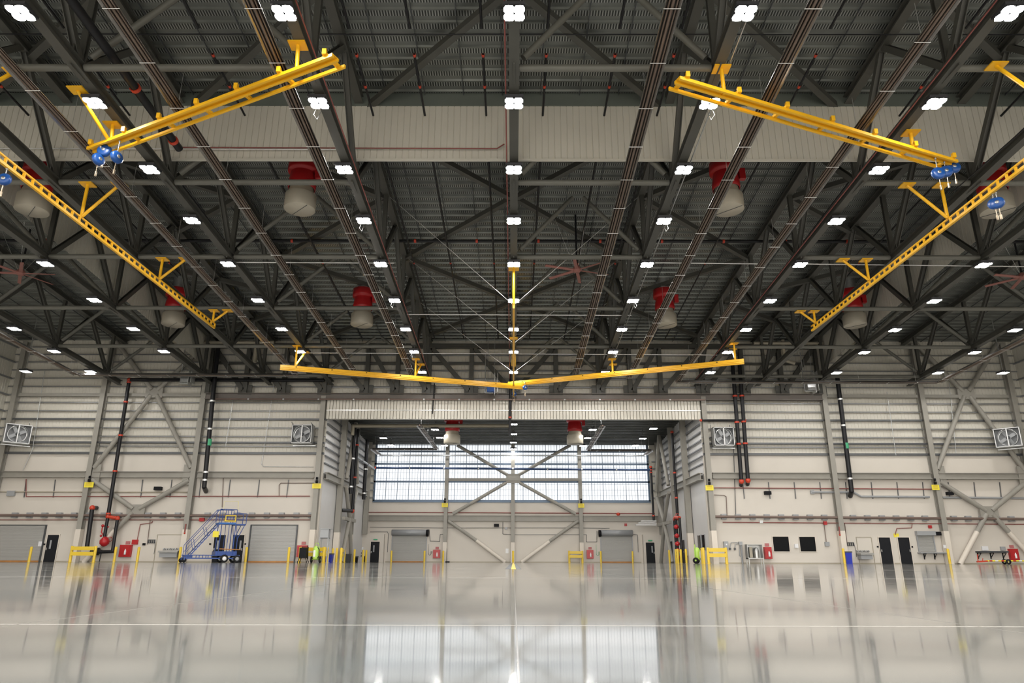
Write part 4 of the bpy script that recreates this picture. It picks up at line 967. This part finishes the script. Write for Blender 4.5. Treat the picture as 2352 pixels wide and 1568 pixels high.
# outlets, boxes on the right wall
t = thing('electrical_enclosure', 'grey upright electrical box behind the yellow guard rail at right', 'electrical box', P(1666,1252,YB))
xa, xb, z0, z1 = rect(1660.5, 1243, 1672, 1260.5, YB); MB().box(xa, xb, YB-.25, YB, z0, z1).build('case', GREYB, t); MB().box(xa+.15, xa+.25, YB-.27, YB-.25, z0+.3, z0+.42).build('latch', WHITE, t)
t = thing('electrical_enclosure', 'grey square electrical box with conduits left of the steel cabinet', 'electrical box', P(1700,1247,YB))
xa, xb, z0, z1 = rect(1696, 1243.5, 1704, 1252, YB); MB().box(xa, xb, YB-.2, YB, z0, z1).build('case', GREYB, t)
MB().path([W(x,y,YB-.08) for x,y in ((1696,1245),(1679,1246),(1677,1258))], .03, 6).path([W(x,y,YB-.08) for x,y in ((1696,1248),(1689,1249),(1688,1258))], .03, 6).path([W(x,y,YB-.08) for x,y in ((1698,1252),(1699,1276),(1706,1280))], .03, 6).build('conduit', GREYB, t)
MB().cb(W(1677,1260,YB-.1),.14,.14,.16).cb(W(1688,1260,YB-.1),.14,.14,.16).build('outlet', BINK, t)
MB().tube(W(1703,1252,YB-.1), (W(1703,1252,YB-.1).x, YB-.1, .02), .04, 8).tube(W(1700.5,1252,YB-.1)+V(.02,0,0), (W(1701,1252,YB-.1).x, YB-.1, .02), .04, 8).build('floor_conduit', GREYB, t)
flat('panel_box', 'pale grey box on conduits right of the dark windows', 'electrical box', 1893, 1244, 1904, 1254, YB, GREYB, .2)
flat('water_fountain', 'white wall fountain between the two dark windows', 'fountain', 1823.5, 1249, 1832, 1258, YB, PAPER, .2)
flat('duct_box', 'white square box on the thin red pipe at right', 'box', 1743, 1195, 1751, 1201, YB, WHITE, .2)
flat('wall_box', 'grey box at the end of the high conduit at left', 'box', 20, 1127, 35, 1139, YB, GREYB, .2)
flat('wall_box', 'grey box on the high conduit at right', 'box', 1860, 1126, 1869, 1134, YB, GREYB, .2)
flat('wall_box', 'grey junction box beside the centre bay column', 'box', 1160, 1210.5, 1165.5, 1216, YBAY, GREYB, .15)
# steel cabinet stand
t = thing('wash_cabinet', 'stainless open cabinet on tall legs left of the red cabinet, right wall', 'cabinet', P(1732,1285,YB-1.0))
Yc_ = YB-.75
xa, xb, z0, z1 = rect(1713, 1250, 1751, 1283, Yc_)
MB().box(xa, xb, Yc_-.3, Yc_+.3, z1-.03, z1).box(xa, xa+.03, Yc_-.3, Yc_+.3, z0, z1).box(xb-.03, xb, Yc_-.3, Yc_+.3, z0, z1).box(xa, xb, Yc_+.27, Yc_+.3, z0, z1).box(xa, xb, Yc_-.4, Yc_+.3, z0, z0+.06).build('shell', CHROME, t)
MB().lathe(((xa+xb)/2+.15, Yc_-.1, z0+.06), [(.2,0),(.22,.5),(.14,.8),(0,.85)], 16).build('tank', CHROME, t)
MB().box(xa+.25, xa+.5, Yc_, Yc_+.1, z0+.1, z1-.2).build('panel', TAN, t)
for x in (xa+.04, xb-.04):
    for y in (Yc_-.34, Yc_+.25): MB().box(x-.03, x+.03, y-.03, y+.03, 0, z0).build('leg', CHROME, t)
# sinks
for lb, x0, x1, n_ in (('stainless trough sink with taps in the left wall recess', 368, 408, 3), ('stainless trough sink with taps in the right wall recess', 1974, 2004, 3)):
    yo = 0 if x0 < 1000 else 5
    Ys = YB-.5; xa, xb, z0, z1 = rect(x0, 1264.5+yo, x1, 1279.5+yo*.9, Ys)
    t = thing('trough_sink', lb, 'sink', ((xa+xb)/2, Ys, z0))
    MB().box(xa-.05, xb+.05, Ys-.3, Ys+.5, z1-.14, z1).build('basin_rim', CHROME, t)
    MB().box(xa+.03, xb-.03, Ys-.15, Ys+.5, z0, z1-.14).build('apron', GREYB, t)
    MB().box(xa, xb, Ys+.4, Ys+.5, z1, z1+.22).build('splash_plate', CHROME, t)
    for k in range(n_):
        x = xa + (xb-xa)*(k+.5)/n_; MB().path([(x,Ys+.4,z1+.1),(x,Ys+.1,z1+.2),(x,Ys+.05,z1+.1)], .025, 6).tube((x-.15,Ys+.38,z1+.12),(x-.15,Ys+.28,z1+.16),.04,8).tube((x+.15,Ys+.38,z1+.12),(x+.15,Ys+.28,z1+.16),.04,8).build('tap', CHROME, t)
xa, xb, z0, z1 = rect(363, 1228, 425, 1290, YB); struct(MB().box(xa-.05, xb, YB-.04, YB, z1, z1+.05).box(xa-.05, xa, YB-.04, YB, 0, z1).build('trim_60', TAN))
xa, xb, z0, z1 = rect(1967, 1234, 2009, 1295, YB); struct(MB().box(xa-.05, xb, YB-.04, YB, z1, z1+.05).box(xa-.05, xa, YB-.04, YB, 0, z1).box(xb, xb+.05, YB-.04, YB, 0, z1).build('trim_61', TAN))
for lb, x, y in (('set of four valve outlets left of the left sink', 348, 1243.5), ('set of four valve outlets left of the right sink', 1953.5, 1249.5)):
    c = P(x, y, YB-.05); t = thing('utility_outlets', lb, 'outlet', c); s = 1 if x < 1000 else 1
    MB().box(c.x-.3, c.x+.3, YB-.08, YB, c.z+.13, c.z+.17).box(c.x-.3, c.x+.3, YB-.08, YB, c.z-.13, c.z-.09).build('bar', BINK, t)
    for k in range(4): MB().cb((c.x-.26+k*.17, YB-.07, c.z),.07,.1,.22).build('outlet', BINK, t)
    MB().path([(c.x+.3, YB-.06, c.z), (c.x+.36, YB-.06, c.z-.4), (c.x+.36, YB-.06, c.z-1.0)], .02, 6).build('hose', BINK, t)
# work shelf and tow bar at far right
t = thing('wall_shelf', 'dark wall shelf on brackets beside the rightmost red cabinet', 'shelf', P(2280,1268,YB))
xa, xb, z0, z1 = rect(2245, 1265, 2312, 1269, YB-.3); MB().box(xa, xb, YB-.6, YB, z0, z1).build('shelf_board', BINK, t)
for f in (.06,.5,.93):
    x = xa+(xb-xa)*f; MB().box(x-.03,x+.03,YB-.5,YB,z0-.05,z0).box(x-.03,x+.03,YB-.06,YB,z0-.5,z0).bar((x,YB-.48,z0-.04),(x,YB-.05,z0-.4),.04,.04).build('bracket', BLACK, t)
flat('wall_box', 'pale lilac box above the wall shelf, left one', 'box', 2253, 1254, 2269, 1264, YB, PAPER, .12)
flat('wall_box', 'grey box above the wall shelf, right one', 'box', 2296, 1255, 2308, 1264, YB, GREYB, .15)
t = thing('tow_bar', 'yellow and red wheeled tow bar lying by the right wall', 'tow bar', P(2290,1292,59.5)); Yt = 59.3
x0 = P(2266,1293,Yt).x; x1 = P(2375,1293,Yt).x; n_ = 16
for k in range(n_):
    a = x0+(x1-x0)*k/n_; b_ = x0+(x1-x0)*(k+1)/n_
    MB().tube((a,Yt,.26),(b_,Yt,.30 if k > 20 else .26),.06,10).build('bar_section', (SIGNY if k % 2 == 0 else (REDC if k % 4 == 1 else WHITE)), t)
MB().bar((x0-.75,Yt,.2),(x0+.1,Yt,.24),.12,.12).bar((x0-.65,Yt,.2),(x0-.6,Yt,.75),.05,.05).bar((x0-.3,Yt,.25),(x0-.1,Yt+.2,.45),.04,.04).build('head', REDC, t)
xw = P(2313,1296,Yt).x
for dy in (-.25,.25): MB().lathe((xw,Yt+dy,.2), [(.09,-.04),(.2,-.04),(.2,.04),(.09,.04)], 20, (0,1,0)).build('wheel', RUB, t)
MB().tube((xw,Yt-.25,.2),(xw,Yt+.25,.2),.04,8).bar((xw,Yt,.2),(xw,Yt,.3),.06,.06).build('axle', SIGNY, t)
# fittings on the centre bay wall
flat('outlet_plate', 'cluster of small white and dark outlet plates beside the centre bay column', 'outlet', 1161.5, 1259.5, 1168, 1270, YBAY, WHITE, .04)
for lb, x, y in (('coiled hose on the wall right of the left bay shutter', 987, 1271), ('coiled hose on the wall left of the right bay shutter', 1373, 1272)):
    c = P(x, y, YBAY-.1); t_ = []
    for k in range(13):
        a = -pi*.05 - k*pi/13; t_.append((c.x+.14*cos(a), YBAY-.06, c.z+.2*sin(a)+.05))
    tag(MB().path(t_, .02, 6).tube((c.x+.14,YBAY-.06,c.z),(c.x+.14,YBAY-.06,c.z+.25),.03,6).tube((c.x-.14,YBAY-.06,c.z),(c.x-.14,YBAY-.06,c.z+1.0),.012,6).build('hose', BINK if x < 1100 else GREENS), lb, 'hose')
for lb, pts in (('long thin conduit across the bay back wall', [(850,1210),(900,1211),(1012,1212),(1170,1212),(1330,1212),(1400,1213)]), ('thin conduit loop on the bay wall left of the centre column', [(1155,1198),(1155,1226),(1180,1227.5),(1347,1227.5),(1347,1244),(1371,1244),(1371,1219)]),
                 ('thin conduit down beside the left bay vestibule', [(850,1221),(890,1221),(892,1226),(890,1268)]), ('thin conduit loop right of the left bay shutter', [(978,1216),(986,1216),(988,1242),(1010,1243),(1011,1227),(1020,1226)]),
                 ('thin conduit right of the right bay shutter', [(1453,1226),(1464,1228),(1466,1268)])):
    tag(MB().path([P(x,y,YBAY-.08) for x,y in pts], .025, 6).build('conduit', BINK), lb, 'conduit')
pipe('wall_pipe', 'red pipe above the beam on the bay back wall', 'pipe', [P(846,1176,YBAY-.2), P(1504,1179,YBAY-.2)], .05, REDPIPE, n=8)
for x, w_ in ((1355,'above the right bay shutter'),): MB()
tag(MB().lathe(P(1420,1180,YBAY-.25), [(0,-.25),(.2,-.1),(.22,.1),(0,.15)], 10).build('alarm_bell', REDC), 'red bell-shaped fitting on the bay wall pipe', 'alarm')
pipe('fire_pipe', 'red drop pipe on the right wall column beside the outlets', 'pipe', [W(1927,1209,YB-.62), W(1929,1228,YB-.62)], .06, REDPIPE, elbow=[1], n=8)
pipe('fire_pipe', 'red drop pipe on the column behind the platform stair', 'pipe', [W(427,1203,YB-.62), W(424,1224,YB-.62)], .06, REDPIPE, elbow=[1], n=8)

# ------------------------------------------------------------ bollards and guard rails
def bollard(label, xpx, Y, h=1.2, r=.1, ybase=1290):
    x = P(xpx, 1275, Y).x
    t = thing('bollard', label, 'bollard', (x, Y, 0), 'yellow bollards')
    MB().lathe((x,Y,0), [(r,0),(r,h-.06),(r*.8,h-.02),(r*.4,h),(0,h)], 16).build('post', YEL2, t)
    MB().lathe((x,Y,0), [(r*1.5,0),(r*1.5,.015),(r,.015)], 16).build('base_collar', TAN, t)
    return t
for x, Y, w_ in ((69,59.4,'left of the first black door, by the big shutter'), (264,59.2,'right of the guard rail by the red valve'), (317,59.5,'right of the red cabinet and alarm box at left'), (413,59.0,'at the foot of the platform stair'),
    (565,59.4,'left of the shutter beside the platform'), (663,59.2,'right of the shutter beside the platform'), (1938,59.2,'right of the dark windows, by the blue bin'), (2179,59.3,'left of the right cross brace foot'),
    (764,64.2,'first behind the blue bin, left bay wall'), (773,62.4,'in front of the left bay wall, right of the blue bin'), (783,61.2,'tall near one in front of the left bay brace'), (814,69.5,'alone before the left bay wall'), (834,73.0,'left of the pair by the left vestibule'), (841,74.5,'right of the pair by the left vestibule'),
    (899,79.0,'left of the left bay shutter'), (975,79.0,'right of the left bay shutter'), (1018,79.0,'right of the left bay red cabinet'), (1380,79.0,'left of the right bay shutter'), (1453,79.0,'right of the right bay shutter'),
    (1537.5,70,'leftmost before the right bay wall'), (1564,65.5,'middle one before the red riser'), (1576,64.0,'right one before the red riser')):
    bollard('yellow bollard ' + w_, x, Y)
t = thing('bollard', 'single yellow post at the head of the painted centre strip', 'bollard', (P(1178.5,1275,77).x, 77, 0), 'yellow bollards')
xx = t.location.x
MB().lathe((xx,77,0), [(.11,0),(.11,1.14),(.08,1.18),(0,1.2)], 16).build('post', YEL2, t); MB().lathe((xx,77,0), [(.16,0),(.16,.015),(.1,.015)], 16).build('base_collar', TAN, t)
def guard(label, x0, x1, Y, Y2=None, h=1.2, posts=None):
    Y2 = Y2 or Y; a = P(x0,1275,Y).x; b_ = P(x1,1275,Y2).x
    t = thing('guard_rail', label, 'guard rail', ((a+b_)/2, (Y+Y2)/2, 0), 'yellow guard rails')
    n_ = 2
    for k in range(n_):
        f = k/(n_-1); x = a+(b_-a)*f; y = Y+(Y2-Y)*f
        MB().lathe((x,y,0), [(.11,0),(.11,h),(.08,h+.03),(0,h+.03)], 14).build('post', YEL2, t)
        MB().cb((x,y,.01),.3,.3,.02).build('foot_plate', YEL2, t)
    for z in (h-.16, h-.56):
        MB().bar((a,Y-.13,z),(b_,Y2-.13,z), .06, .28).build('rail', YEL2, t)
    return t
guard('yellow two-bar guard rail in front of the red valve at left', 163, 217, 57.6)
guard('yellow two-bar guard rail left of the bay, behind the black cart', 689, 743, 60.0, 59.4)
guard('yellow guard rail side returning into the bay at left', 745, 753, 60.2, 62.2)
guard('short yellow guard rail in front of the left bay brace', 784, 791, 66.0, 68.0)
guard('short yellow two-bar guard rail at the back wall of the bay', 1307.5, 1337.5, 79.1)
guard('yellow two-bar guard rail right of the bay', 1627, 1668, 58.4)
guard('yellow guard rail side returning into the bay at right', 1616, 1613, 58.8, 60.4)
guard('short yellow guard rail before the right bay pipes', 1557, 1553, 66.0, 67.4)

# ------------------------------------------------------------ carts, bins, extinguishers
def wheeled_ext(label, x, Y, s, yaw=0):
    t = thing('wheeled_extinguisher', label, 'extinguisher', (0,0,0), 'lime green wheeled extinguishers')
    MB().lathe((0,0,.22), [(0,0),(.2,.04),(.23,.15),(.23,.85),(.16,1.0),(.05,1.06),(0,1.06)], 18).build('tank', LIME, t)
    MB().box(-.13,.02,-.245,-.2,.45,.95).build('label_plate', WHITE, t)
    for sx in (-1,1): MB().lathe((sx*.34,.12,.24), [(.08,-.05),(.24,-.05),(.24,.05),(.08,.05)], 20, (1,0,0)).build('tyre', RUB, t)
    for sx in (-1,1): MB().lathe((sx*.34,.12,.24), [(0,-.04),(.1,-.04),(.1,.04),(0,.04)], 14, (1,0,0)).build('wheel_hub', LIME, t)
    MB().tube((-.34,.12,.24),(.34,.12,.24),.025,6).path([(-.2,.2,.24),(-.22,.2,1.15),(-.1,.15,1.5),(.1,.15,1.5),(.22,.2,1.15),(.2,.2,.24)],.022,6).build('frame', LIME, t)
    MB().path([(.1,-.1,1.2),(.28,-.1,1.0),(.3,-.1,.5),(.2,-.2,.35)],.03,6).build('hose', BLACK, t)
    t.location = (P(x,1275,Y).x, Y, 0); t.rotation_euler = (0,0,yaw); t.scale = (s,s,s)
wheeled_ext('lime green wheeled extinguisher in front of the left guard rail', 725, 58.6, 1.0, 0)
wheeled_ext('lime green wheeled extinguisher left of the right guard rail, seen side on', 1602, 60.9, 1.0, 1.2)
t = thing('supply_cart', 'black wheeled cart in front of the left red cabinet', 'cart', (P(697,1275,58.4).x, 58.4, 0)); cx = t.location.x
MB().box(cx-.28,cx+.28,58.15,58.65,.35,1.15).build('bag_body', BLACK, t)
MB().path([(cx-.3,58.7,.1),(cx-.25,58.7,1.2),(cx+.25,58.7,1.2),(cx+.3,58.7,.1)],.025,6).build('handle_frame', BLACK, t)
for sx in (-1,1):
    for y in (58.15,58.7): MB().bar((cx+sx*.22,y,.4),(cx+sx*.34,y,.1),.04,.04).lathe((cx+sx*.34,y,.07),[(0,-.02),(.07,-.02),(.07,.02),(0,.02)],12,(1,0,0)).build('caster_leg', BLACK, t)
def bin_(label, x, Y, m, w_=.55, h=.9, lid=None):
    c = P(x,1275,Y).x; t = thing('waste_bin', label, 'bin', (c,Y,0))
    a, b_ = w_/2*.85, w_/2
    MB().add([(c-a,Y-a,.0),(c+a,Y-a,.0),(c+a,Y+a,.0),(c-a,Y+a,.0),(c-b_,Y-b_,h),(c+b_,Y-b_,h),(c+b_,Y+b_,h),(c-b_,Y+b_,h)], [(3,2,1,0),(4,5,6,7),(0,1,5,4),(1,2,6,5),(2,3,7,6),(3,0,4,7)]).build('tub', m, t)
    MB().box(c-b_-.03,c+b_+.03,Y-b_-.03,Y+b_+.03,h-.02,h+.08).build('lid', lid or BINK, t)
bin_('blue bin with grey lid behind the yellow posts at the left bay corner', 757, 62.9, BINB, .6, .68)
bin_('dark grey bin at the left bay brace', 799, 70.5, BINK, .55, .7)
bin_('blue bin with dark lid leaning by the yellow bollard at right', 1947, 60.2, BINB, .5, .9)
bin_('low dark blue bin behind the right bay posts', 1582, 68.5, BINB, .5, .6)
bin_('small black bin between the left bay bollards', 819, 71.5, BLACK, .3, .5)
bin_('narrow black bin behind the paired left bay bollards', 837.5, 77.0, BLACK, .3, .55)
for x0, x1, y0, w_ in ((826.5,830.5,1268,'upper'), (826.5,830.5,1274.3,'lower')): flat('wall_box', 'small black box left of the paired bay bollards, %s one' % w_, 'box', x0, y0, x1, y0+4, 79.47, BLACK, .15)
for x, w_ in ((821,'left'), (833,'right')): flat('notice', 'faint grey notice on the left bay vestibule, %s one' % w_, 'notice', x-3, 1256, x+1.5, 1262, 79.47, PAPER, .02) if x > 829 else None
# transformer on a stand
Yt = 59.2; xa, xb, z0, z1 = rect(738.5, 1215, 756, 1234.5, Yt)
t = thing('transformer_cabinet', 'grey box transformer on a tall stand at the left bay corner', 'transformer', ((xa+xb)/2, Yt, 0))
MB().box(xa, xb, Yt-.3, Yt+.3, z0, z1).build('case', GREYB, t); MB().box(xa-.03, xb+.15, Yt-.35, Yt+.35, z1, z1+.04).build('top_cover', GREYB, t)
for x in (xa, xb):
    for y in (Yt-.28, Yt+.28): MB().box(x-.03,x+.03,y-.03,y+.03,0,z0).build('leg', GREYB, t)
MB().box(xa,xb,Yt-.3,Yt+.3,z0-.06,z0).build('stand_top', BINK, t)
# broom
c = P(1025,1289,79.2); t = thing('push_broom', 'push broom leaning beside the left bay bollard', 'broom', (c.x,79.3,0))
MB().tube((c.x,79.3,.1),(c.x-.02,79.6,1.45),.02,6).build('handle', BINK, t); MB().box(c.x-.1,c.x+.35,79.2,79.35,.0,.12).build('brush_head', BLACK, t)

# ------------------------------------------------------------ blue rolling stair platform
def stair():
    th = radians(34); u = Vector((cos(th), sin(th), 0)); v = Vector((sin(th), -cos(th), 0))
    o = P(415, 1291, 57.0); o = Vector((o.x, 57.0, 0))
    t = thing('rolling_stair_platform', 'blue rolling maintenance stair with platform in front of the black doors', 'stair platform', o)
    def q(a, b_, z): return o + u*(a*.81) + v*b_ + Vector((0,0,z))
    Wd = 1.0; H = 2.95; TH = .055
    for b_ in (0, Wd):
        MB().bar(q(.25,b_,.25), q(2.85,b_,H), .045, .07).build('stringer', BLUE, t)
    for k in range(10):
        f = (k+.6)/10; a = .25+2.6*f; z = .25+(H-.25)*f
        MB().bar(q(a,0,z), q(a,Wd,z), .18, .035, u.cross(v)).build('tread', BLUE, t)
    for b_ in (0, Wd):
        MB().path([q(.1,b_,.35),q(.1,b_,1.3),q(2.7,b_,H+1.05),q(3.2,b_,H+1.1)], .025, 6).path([q(.9,b_,.95),q(.65,b_,1.75)],.02,6).path([q(1.9,b_,2.0),q(1.6,b_,2.65)],.02,6).path([q(.15,b_,.8),q(2.8,b_,H+.55)],.018,6).build('handrail', BLUE, t)
    PX0, PX1, PX2 = 2.75, 4.35, 5.3
    MB().prism([q(PX0,-.1,H-.05),q(PX1,-.1,H-.05),q(PX1,Wd+.15,H-.05),q(PX0,Wd+.15,H-.05)], (0,0,.12)).build('platform_deck', mat('bright_blue_paint', (.01,.12,.42), .35, 0, .05, 3), t)
    MB().prism([q(PX1,-.1,H-.1),q(PX2,-.1,H-.1),q(PX2,Wd+.1,H-.1),q(PX1,Wd+.1,H-.1)], (0,0,.1)).build('extension_deck', BLUE, t)
    mb = MB()
    for b_ in (-.05, Wd+.1):
        mb.path([q(PX0,b_,H+1.1),q(PX1,b_,H+1.1)],.03,6).path([q(PX1,b_,H+.85),q(PX2,b_,H+.8)],.03,6).path([q(PX0,b_,H+.55),q(PX1,b_,H+.55)],.02,6).path([q(PX1,b_,H+.35),q(PX2,b_,H+.35)],.02,6)
        for a in (PX0, 3.3, 3.8, PX1): mb.path([q(a,b_,H),q(a,b_,H+1.1)],.025,6)
        mb.path([q(PX2,b_,H),q(PX2,b_,H+.8)],.03,6)
    mb.build('guard_railing', BLUE, t)
    MB().path([q(PX0+.25,Wd+.12,H+1.7),q(PX1,Wd+.12,H+1.75)],.018,6).path([q(PX0+.25,Wd+.12,H+1.1),q(PX0+.25,Wd+.12,H+1.7)],.018,6).path([q(PX1,Wd+.12,H+1.1),q(PX1,Wd+.12,H+1.75)],.025,6).build('tall_frame', mat('pale_yellow_paint', (.75,.68,.35), .4, 0, .05, 3), t)
    MB().path([q(3.2,Wd+.15,H+.2),q(4.3,Wd+.15,H+.2)],.05,8).path([q(3.3,Wd+.15,H+.2),q(3.3,Wd+.15,H+.6),q(4.25,Wd+.15,H+.62),q(4.25,Wd+.15,H+.2)],.045,8).build('safety_gate', YEL2, t)
    MB().prism([q(2.3,Wd+.08,1.9),q(2.85,Wd+.08,1.9),q(2.85,Wd+.08,2.35),q(2.3,Wd+.08,2.35)], v*.02).build('caution_plate', SIGNY, t)
    for b_ in (0, 1.35 if False else Wd+.2):
        MB().bar(q(0,b_,.32),q(5.0,b_,.32),.06,.08).bar(q(0,b_,.55),q(5.0,b_,.55),.05,.06).build('base_rail', BLUE, t)
        MB().path([q(2.95,b_,.5),q(3.0,b_,H)],.035,6).path([q(3.7,b_,.5),q(3.7,b_,H)],.025,6).path([q(4.3,b_,.5),q(4.3,b_,H)],.035,6).path([q(5.2,b_,H),q(4.6,b_,1.8),q(4.6,b_,.6)],.03,6).path([q(PX1,b_,H),q(4.6,b_,1.7)],.025,6).build('support_post', BLUE, t)
    for a in (1.3,1.9,2.4): MB().bar(q(a,0,.32),q(a,0,.55),.05,.05,u).bar(q(a,Wd+.2,.32),q(a,Wd+.2,.55),.05,.05,u).build('base_stay', BLUE, t)
    MB().prism([q(2.7,0,.5),q(4.7,0,.5),q(4.7,Wd+.2,.5),q(2.7,Wd+.2,.5)], (0,0,.35)).build('ballast_tray', BLUE, t)
    MB().tube(q(3.0,Wd+.3,1.02), q(5.0,Wd+.3,.98), .035, 6).build('tow_tube', ORANGE, t)
    MB().prism([q(.1,0,.28),q(.75,0,.28),q(.75,Wd,.28),q(.1,Wd,.28)], (0,0,.25)).build('step_box', BLUE, t)
    for a, b_, r, hubm in ((3.55,-.05,.30,WHITE),(3.55,Wd+.35,.30,WHITE),(4.75,Wd+.3,.28,GREYB),(4.75,-.05,.28,GREYB)):
        c = q(a,b_,r); MB().lathe(c, [(r*.55,-.07),(r*.9,-.08),(r,-.04),(r,.04),(r*.9,.08),(r*.55,.07)], 24, v).build('tyre', RUB, t)
        MB().lathe(c, [(0,-.06),(r*.2,-.07),(r*.58,-.05),(r*.58,.05),(r*.2,.07),(0,.06)], 20, v).build('wheel_hub', hubm, t)
    for a, b_ in ((0,0),(0,Wd+.2)):
        c = q(a,b_,.17); MB().lathe(c, [(0,-.05),(.17,-.05),(.17,.05),(0,.05)], 16, v).build('caster', RUB, t)
        MB().bar(c+Vector((0,0,.02)), c+Vector((0,0,.22)), .08, .12, v).build('caster_fork', BLUE, t)
stair()

# ------------------------------------------------------------ conduits along the main truss chords
for x, m_, w_ in ((-7.15, REDPIPE, 'red conduit along the bottom chord of the first left truss'), (-.32, REDPIPE, 'red conduit along the bottom chord of the centre truss'), (7.85, GALV, 'grey conduit along the bottom chord of the first right truss'), (15.75, REDPIPE, 'red conduit along the bottom chord of the second right truss')):
    tag(MB().tube((x, 3, zb(3)+.05), (x, 59, zb(59)+.05), .028, 6).build('conduit', m_), 'thin ' + w_, 'conduit')
tag(MB().tube((20.9, 8, 17.6), (20.9, 30, 17.0), .03, 6).build('cable', BLACKP), 'thin black cable running back beside the inner right lamp truss', 'cable')
for k, (y, w_) in enumerate(((23.3,'nearest'),(32.1,'second'),(41.9,'third'),(51.4,'farthest'))):
    for s_, sw in ((-1,'left'),(1,'right')):
        a = Vector((s_*7.75, y+.4, 18.6-.062*y)); 
        tag(MB().path([a, a+Vector((s_*.12,.1,-.25)), a+Vector((s_*.05,.35,-.3)), a+Vector((-s_*.05,.5,.25))], .015, 5).build('lamp_cable', WIRE), 'loose white cable loop at the %s lamp of the first %s row' % (w_, sw), 'cable')
